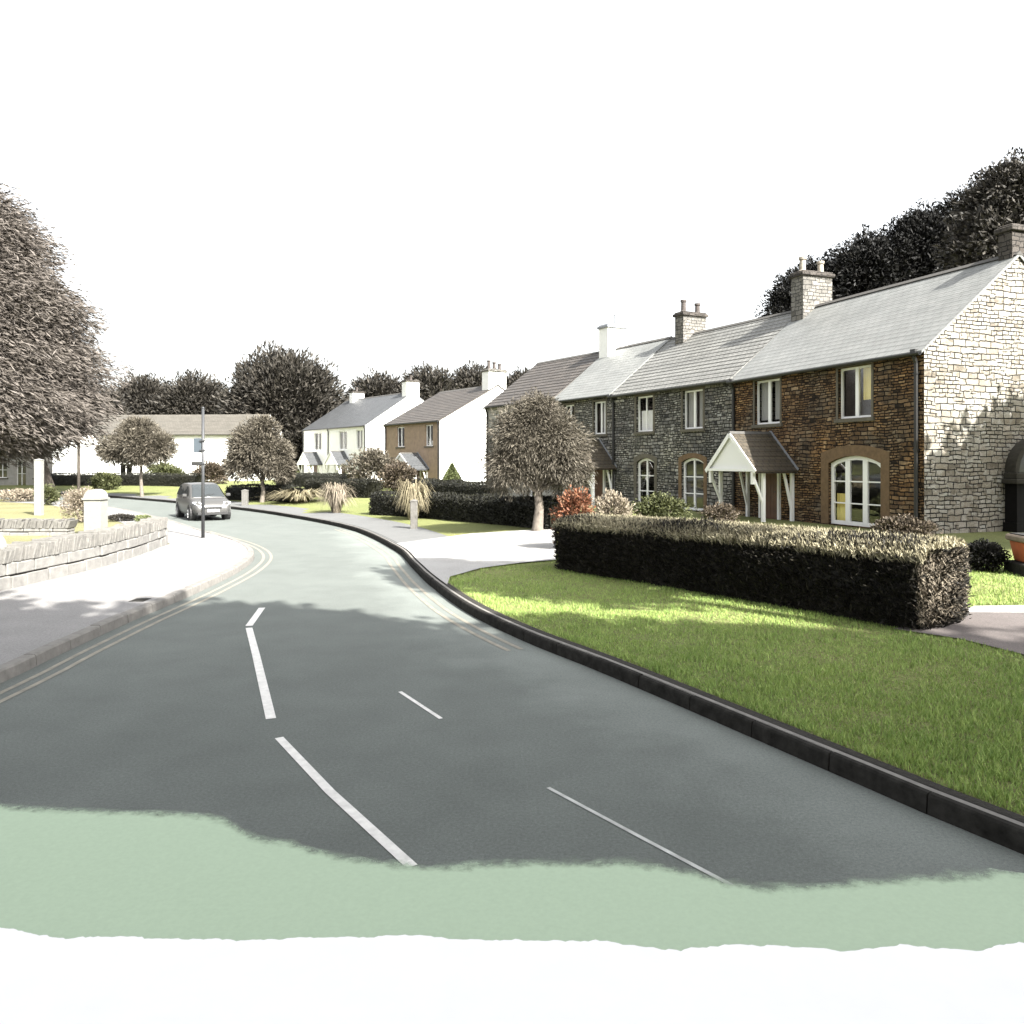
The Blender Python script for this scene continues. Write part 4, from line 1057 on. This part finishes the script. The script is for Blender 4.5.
# the big front hedge: front face from (553,570) to (900,630) in the photograph's ground plan
p0, p1 = Vector(G(556, 570)), Vector(G(917, 632)); dv = (p0-p1).normalized(); nv = Vector((dv.y, -dv.x)); 
hw_ = 1.15
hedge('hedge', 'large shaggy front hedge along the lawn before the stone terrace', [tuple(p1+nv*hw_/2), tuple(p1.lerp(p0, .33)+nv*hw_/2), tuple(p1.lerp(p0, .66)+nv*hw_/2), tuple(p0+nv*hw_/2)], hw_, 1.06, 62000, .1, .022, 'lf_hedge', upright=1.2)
fh = [o for o in bpy.data.objects if o.name == 'hedge'][0]
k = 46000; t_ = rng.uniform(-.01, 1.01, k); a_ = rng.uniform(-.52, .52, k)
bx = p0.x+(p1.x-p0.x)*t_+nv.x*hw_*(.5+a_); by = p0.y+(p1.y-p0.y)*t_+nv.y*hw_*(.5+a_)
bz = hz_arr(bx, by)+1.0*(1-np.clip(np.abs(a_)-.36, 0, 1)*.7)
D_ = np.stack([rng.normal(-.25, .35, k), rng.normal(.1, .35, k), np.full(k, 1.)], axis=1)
quads_mesh('sunlit_leaves', leaf_quads(np.stack([bx, by, bz+rng.uniform(.04, .13, k)], axis=1), D_, .13, .02, .45), M['lf_sunlit'], fh)  # pale leaves over the top: sunlight put into the hedge colour
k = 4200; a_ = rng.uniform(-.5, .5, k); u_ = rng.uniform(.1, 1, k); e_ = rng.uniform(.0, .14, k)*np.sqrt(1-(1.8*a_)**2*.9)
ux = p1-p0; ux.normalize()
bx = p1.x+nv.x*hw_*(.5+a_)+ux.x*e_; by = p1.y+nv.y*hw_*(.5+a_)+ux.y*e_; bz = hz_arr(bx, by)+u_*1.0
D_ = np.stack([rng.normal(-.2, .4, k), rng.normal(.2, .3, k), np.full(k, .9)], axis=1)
quads_mesh('sunlit_leaves', leaf_quads(np.stack([bx, by, bz], axis=1), D_, .17, .013, .3), M['lf_tan'], fh)  # tan leaves on the near end imitate the sun on it
def gl(*pts): return [G(*p) for p in pts]
HG = 'low clipped garden hedges'
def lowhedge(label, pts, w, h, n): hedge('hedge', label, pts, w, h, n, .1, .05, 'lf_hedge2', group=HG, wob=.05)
lowhedge('long low dark hedge behind the green verge with square post in front', gl((560, 529), (500, 523), (430, 517), (378, 514)), .9, .95, 16000)
lowhedge('dark hedge at the foot of the white gable behind the long low hedge', [(-.6, 40), (-3.2, 44), (-5.8, 49)], 1., 1.0, 9000)
lowhedge('dark garden hedge before the tan house next to the brown shrub', [(-8.2, 47.5), (-10.6, 49.5), (-13, 52)], 1.1, 1.0, 8000)
lowhedge('far dark hedge in front of the white pair of houses', [(-11.5, 60), (-16, 66), (-20.5, 71)], 1.1, 1.1, 8000)
lowhedge('short dark hedge on the verge behind the front of the car', gl((296, 502), (262, 500), (232, 500)), 1.1, .9, 6000)
lowhedge('far dark hedge along the road bend before the long white building', [(-26.5, 68), (-31, 70), (-36.5, 72), (-43, 74)], 1.1, 1.05, 9000)

# ------------------------------------------------------------------ garden plants
def at(px, Y): return ((px-512)/FPX*Y, Y)
def pb(name, label, px, Y, hw, top_py, n, L, W, mat, **kw):
    x, y = at(px, Y); z = hz(x, y); h = CH-(top_py-HOR)/FPX*Y-z
    return bush(name, label, (x, y, z), hw/FPX*Y, hw/FPX*Y*.9, h, n, L, W, mat, **kw)
pb('shrub', 'orange leaved shrub beside the left end of the large front hedge', 574, 21, 22, 489, 4200, .09, .045, 'lf_orange')
pb('shrub', 'grey straw coloured shrub between the orange shrub and the arched windows', 612, 22.5, 24, 491, 4000, .12, .03, 'lf_tan')
pb('shrub', 'olive green shrub below the two arched french windows', 662, 27, 30, 493, 5000, .1, .05, 'lf_olive')
pb('shrub', 'small brown shrub in front of the dark timber porch opening', 720, 26, 20, 503, 3000, .09, .04, 'lf_brown')
pb('shrub', 'bronze shrub at the corner of the nearest cottage under the black rainwater pipe', 905, 19.5, 30, 515, 5500, .08, .035, 'lf_brown')
pb('round_bush', 'round clipped black green bush on the sunlit lawn by the planter', 983, 15.2, 22, 540, 6500, .05, .028, 'lf_black', cat='bush')
pb('shrub', 'tall brown twiggy shrub before the tan fronted house', 372, 60, 30, 449, 6000, .28, .1, 'lf_twig')
pb('shrub', 'rounded brown shrub left of the tan house porch', 398, 56, 20, 461, 3600, .24, .09, 'lf_brown')
pb('conifer', 'small bright green cone shaped conifer against the white gable', 452, 51, 18, 464, 7000, .2, .08, 'lf_green', cone=True, cat='conifer')
pb('shrub', 'spiky dark shrub left of the green cone shaped conifer', 432, 53, 15, 482, 2600, .3, .06, 'lf_dark')
x, y = at(82, 33)
bush('shrub', 'pale tan dome shaped shrub behind the tall pale gate pier', (x, y, .12), .98, .9, 1.45, 5500, .09, .035, 'lf_tan')
x, y = at(106, 66); bush('shrub', 'olive dome shaped shrub before the long white building', (x, y, .2), 1.3, 1.2, 1.6, 2600, .2, .09, 'lf_olive')
x, y = at(165, 80); bush('shrub', 'olive grey shrub against the white wall left of the sign pole', (x, y, .2), 2.1, 1.8, 2.4, 3600, .26, .1, 'lf_olive')
x, y = at(211, 76); bush('shrub', 'dark topped shrub against the white wall right of the sign pole', (x, y, .2), 1.9, 1.6, 2.5, 3600, .26, .1, 'lf_brown')
x, y = at(47, 46); bush('shrub', 'small dark shrub on the pale lawn right of the tall white post', (x, y, .12), .7, .7, 1.2, 1800, .14, .06, 'lf_olive')
x, y = at(20, 50); bush('shrub', 'low grey shrub on the pale lawn left of the tall white post', (x, y, .12), 1.6, .9, .8, 2400, .14, .06, 'lf_tan')
for i, (px, py, sx, h) in enumerate(((122, 521, .8, .3), (144, 523, .4, .32))):
    x, y = G(px, py, False); bush('border_plant', ['low dark edging plant on the bright lawn beyond the stone wall', 'low lime green edging plant at the tip of the bright lawn'][i], (x, y, .12), sx, sx*.6, h, 1200, .08, .04, ['lf_dark', 'lf_green'][i], cat='plant')
x, y = G(411, 521); tuft('grass_clump', 'straw coloured clump of tall grass behind the square verge post', (x, y+.6, hz(x, y)), 1.6, .8, 560, .03, 'lf_straw')
x, y = G(336, 514); tuft('grass_clump', 'drooping pale grass clump by the footpath before the white houses', (x-.1, y+.5, hz(x, y)), 1.4, .85, 560, .03, 'lf_tan')
x, y = G(300, 503); tuft('grass_clump', 'low spreading pale grass clump on the verge left of the drooping one', (x-.1, y+.5, hz(x, y)), .75, 1.9, 700, .05, 'lf_straw')

# ------------------------------------------------------------------ trees
tree('broadleaf_tree', 'huge grey brown tree towering over the left edge', (-34.6, 60, .1), [((-7.4, 1, 17.8), (7.2, 6.5, 6.6)), ((-4.4, 0, 12.6), (7.4, 7, 6.0)), ((-3.6, 0, 8.6), (7.8, 7, 5.2)), ((-2.6, -1.5, 5.8), (7.4, 5, 3.6)), ((-12, 0, 9), (7, 6, 7))], 230000, .62, .085, 'lf_grey', .4, nclump=260, clump=.34, jit=.32, shell=.35, bias=(.8, -.15, -.42), limbs=9)
x, y = G(142, 497, False)
tree('ornamental_tree', 'small rounded brown tree on the far verge left of the car', (x, y, .12), [((-.3, 0, 3.7), (1.9, 1.8, 1.5)), ((-1.8, 0, 3.3), (1.4, 1.4, 1.15)), ((1.2, 0, 3.5), (1.35, 1.3, 1.2)), ((-.4, .3, 4.7), (1.5, 1.4, 1.05)), ((.2, -.6, 2.9), (1.1, 1.1, .8))], 30000, .3, .05, 'lf_twig', .11, 'bark_pale', nclump=90, clump=.34, shell=.3, jit=.4)
x, y = G(262, 503)
tree('ornamental_tree', 'small bushy roadside tree right of the silver car', (x, y, hz(x, y)), [((-.6, 0, 3.3), (1.5, 1.4, 1.5)), ((.5, 0, 2.7), (1.5, 1.4, 1.5)), ((-1.2, 0, 2.3), (1.1, 1.1, 1.1)), ((.1, 0, 4.3), (1.05, 1, .9)), ((1.2, -.2, 1.9), (.9, .9, .8))], 30000, .26, .045, 'lf_twig', .12, 'bark_pale', nclump=90, clump=.34, shell=.3, droop=.2, jit=.4)
x, y = G(537, 529)
tree('ornamental_tree', 'rounded twiggy tree behind the low hedge before the end cottage', (x, y-.7, hz(x, y)), [((-.4, 0, 3.0), (1.35, 1.3, 1.3)), ((.5, 0, 2.65), (1.3, 1.3, 1.4)), ((-.8, 0, 2.1), (1.1, 1.1, 1.05)), ((.95, 0, 1.9), (.95, .95, .8)), ((.05, 0, 3.75), (.9, .9, .8))], 46000, .17, .022, 'lf_twig', .16, 'bark_pale', nclump=110, clump=.34, shell=.3, limbs=10, droop=.45, jit=.35)
x, y = at(285, 102)
tree('broadleaf_tree', 'great round dark tree behind the white pair of houses', (x, y, 0), [((0, 0, 9.0), (8.3, 7, 8.0)), ((-2.6, 0, 6.5), (6.2, 6, 5.2)), ((3.5, -1, 6.), (5.2, 5, 4.8))], 80000, .7, .2, 'lf_dark', .5, nclump=200, clump=.32, shell=.4, droop=-.3, jit=.4)
BT = 'trees behind the houses'
for i, (px, Y, top, hw, lab) in enumerate((
    (96, 112, 384, 44, 'grey tree peeping out right of the huge left tree'), (146, 118, 374, 38, 'grey tree behind the left part of the long white building'), (196, 116, 372, 38, 'dark tree behind the long white building beside the great round tree'),
    (380, 118, 371, 38, 'hedgerow tree behind the roof of the white pair of houses'), (430, 116, 366, 38, 'hedgerow tree behind the right chimney of the white pair'), (478, 118, 364, 36, 'hedgerow tree behind the triple chimney pots'), (526, 118, 369, 30, 'lowest hedgerow tree between the white gable and the terrace'))):
    x, y = at(px, Y); ht = CH+(HOR-top)/FPX*Y; r = hw/FPX*Y
    tree('hedgerow_tree', lab, (x, y, 0), [((0, 0, ht-r*.85), (r, r, r*.85)), ((r*.5, 0, ht-r*1.5), (r*.9, r*.9, r)), ((-r*.5, 0, ht-r*1.5), (r*.9, r*.9, r))], 20000, .7, .2, 'lf_dark', .3, group=BT, nclump=90, clump=.34, shell=.35, droop=-.2, jit=.4)
for i, (px, Y, top, hw, mat, lab) in enumerate((
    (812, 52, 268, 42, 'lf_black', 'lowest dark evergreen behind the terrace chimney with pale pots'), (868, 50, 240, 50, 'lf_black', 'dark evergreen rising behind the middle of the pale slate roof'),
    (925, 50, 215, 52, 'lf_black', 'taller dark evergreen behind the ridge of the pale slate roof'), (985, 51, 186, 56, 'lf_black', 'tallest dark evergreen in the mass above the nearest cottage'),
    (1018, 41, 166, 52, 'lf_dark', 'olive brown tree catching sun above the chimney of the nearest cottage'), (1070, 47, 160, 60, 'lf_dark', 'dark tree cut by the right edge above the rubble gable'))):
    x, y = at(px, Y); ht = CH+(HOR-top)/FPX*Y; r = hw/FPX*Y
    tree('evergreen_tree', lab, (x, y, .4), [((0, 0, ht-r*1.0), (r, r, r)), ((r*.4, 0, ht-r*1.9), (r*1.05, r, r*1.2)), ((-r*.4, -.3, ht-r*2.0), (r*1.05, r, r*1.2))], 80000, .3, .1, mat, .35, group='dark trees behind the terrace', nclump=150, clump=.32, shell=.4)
# trees standing behind the viewer along the right verge: they shade the near road and lawn
for i, (bx, by, lab) in enumerate(((-4.2, -6.9, 'broad shade tree behind the viewer by the left kerb'), (2.6, -4.4, 'broad shade tree behind the viewer nearest the road'), (9.3, -5.2, 'broad shade tree behind the viewer on the right lawn'), (15.5, -7.2, 'broad shade tree behind the viewer by the side drive'), (-12.0, -8.3, 'broad shade tree behind the viewer beyond the left pavement'), (21.5, -11., 'broad shade tree behind the viewer farthest along the side drive'))):
    tree('shade_tree', lab, (bx-.9, by+1.2, 0), [((0, 0, 13.2), (5.2, 4.8, 5.2)), ((1.5, -1.5, 9.5), (4.2, 4.2, 3.2)), ((-1.6, -1, 9.8), (4.2, 4, 3.2))], 34000, .5, .32, 'lf_dark', .4, group='shade trees behind the viewer', nclump=120, shell=.3)
tree('shade_tree', 'unseen tree added beyond the right edge to shade the foot of the rubble gable', (20.6, 16.4, .5), [((0, 0, 7.4), (3.3, 3.0, 4.0)), ((3.4, .6, 8.6), (3.4, 3.0, 4.4)), ((-2.0, -.1, 5.8), (2.8, 2.4, 3.7)), ((-3.9, .4, 5.0), (2.6, 2.3, 3.5))], 46000, .3, .2, 'lf_dark', .25, nclump=150, shell=.2)  # unseen; crown lumps shaped to throw the gable's shadow
tree('shade_tree', 'slim unseen tree added beyond the right edge to shade the tip of the lawn', (11.4, 3.6, .5), [((0, 0, 14.2), (1.9, 1.8, 3.4))], 6000, .36, .2, 'lf_dark', .16, nclump=34, shell=.3)  # unseen; added to throw a shadow over the lawn tip

# ------------------------------------------------------------------ grass blades on the near lawn and verge
def grass(name, n, region, h, w, mat, **kw):
    x = rng.uniform(region[0], region[1], n); y = rng.uniform(region[2], region[3], n)
    keep = rng.uniform(0, 1, n) < np.clip(70/(x*x+y*y), .12, 1)
    ang = np.abs(x)/np.maximum(y, .1) < .72
    x, y = x[keep & ang], y[keep & ang]
    d = np.full(len(x), 1e9); j = np.zeros(len(x), int)
    for i in range(0, len(x), 2000):
        q = np.stack([x[i:i+2000], y[i:i+2000]], axis=1); dd = ((q[:, None]-RKa[None])**2).sum(2); j[i:i+2000] = dd.argmin(1); d[i:i+2000] = np.sqrt(dd.min(1))
    T_ = unit(np.gradient(RKa, axis=0))[j]; side = T_[:, 1]*(x-RKa[j, 0])-T_[:, 0]*(y-RKa[j, 1])
    ok = (side > .3) & (d > .3)
    def inside(poly):
        c = np.zeros(len(x), bool); p = np.array(poly)
        for a, b in zip(p, np.roll(p, -1, axis=0)):
            s = ((a[1] > y) != (b[1] > y)) & (x < (b[0]-a[0])*(y-a[1])/(b[1]-a[1]+1e-9)+a[0]); c ^= s
        return c
    for poly in EXCL: ok &= ~inside(poly)
    x, y, d = x[ok], y[ok], d[ok]; z = hz_arr(x, y); k = len(x)
    an = rng.uniform(0, 2*pi, k); hh = h*rng.uniform(.5, 1.3, k)*np.where(d < .5, 1.4, 1.)*(.95+.3*np.sin(x*2.3+np.sin(y*1.7))*np.sin(y*2.9+1)+.3*np.sin(x*7.1+2*np.sin(y*3))*np.sin(y*8.3)); lean = hh*rng.uniform(.1, .9, k); la = rng.uniform(0, 2*pi, k)
    b = np.stack([x, y, z-.005], axis=1); s = np.stack([np.cos(an), np.sin(an), 0*an], axis=1)*w*rng.uniform(.6, 1.3, (k, 1))
    t = b+np.stack([np.cos(la)*lean, np.sin(la)*lean, hh], axis=1)
    return quads_mesh(name, np.stack([b-s, b+s, t], axis=1), M[mat], per=3, kind='stuff', **kw)
EXCL = [[G(893, 630), G(955, 613.5), G(975, 606.5), G(1024, 606), (14, 13.4), (14, 8.6), G(1024, 656), G(960, 640)],
        [G(430, 540), G(470, 534.5)]+dr+[(p[0]-.3, p[1]) for p in k0]]
grass('grass', 900000, (-4, 11, 4.2, 20), .05, .006, 'blade')

# ------------------------------------------------------------------ camera, light, world
cam = bpy.data.cameras.new('camera'); co = bpy.data.objects.new('camera', cam); COL.objects.link(co)
co.location = (0, 0, CH); co.rotation_euler = (R(90), 0, 0)
cam.sensor_width = 36; cam.lens = 36*FPX/1024; cam.shift_y = -(512-HOR)/1024; cam.clip_end = 4000
SC.camera = co
AZ, EL = atan2(.65, -.76), R(40)
sd_ = Vector((sin(AZ)*cos(EL), cos(AZ)*cos(EL), sin(EL)))
sun = bpy.data.lights.new('sun', 'SUN'); sun.energy = 4.2; sun.angle = R(.5); sun.color = (1., .965, .9)
so = bpy.data.objects.new('sun', sun); COL.objects.link(so); so.rotation_euler = (-sd_).to_track_quat('-Z', 'Y').to_euler()
W = bpy.data.worlds.new('World'); SC.world = W; W.use_nodes = True
nt = W.node_tree; bg = nt.nodes['Background']
sky = nt.nodes.new('ShaderNodeTexSky'); sky.sky_type = 'NISHITA'; sky.sun_disc = False
sky.sun_elevation = EL; sky.sun_rotation = AZ; sky.dust_density = 4.; sky.air_density = 1.2; sky.ozone_density = .6
hs = nt.nodes.new('ShaderNodeHueSaturation'); hs.inputs['Saturation'].default_value = .15
nt.links.new(sky.outputs[0], hs.inputs['Color']); nt.links.new(hs.outputs[0], bg.inputs['Color'])
bg.inputs['Strength'].default_value = .1
vs = SC.view_settings; vs.view_transform = 'Standard'; vs.look = 'None'; vs.exposure = 2.2; vs.gamma = 1.
SC.cycles.max_bounces = 6; SC.cycles.transparent_max_bounces = 8
SC.cycles.use_denoising = True
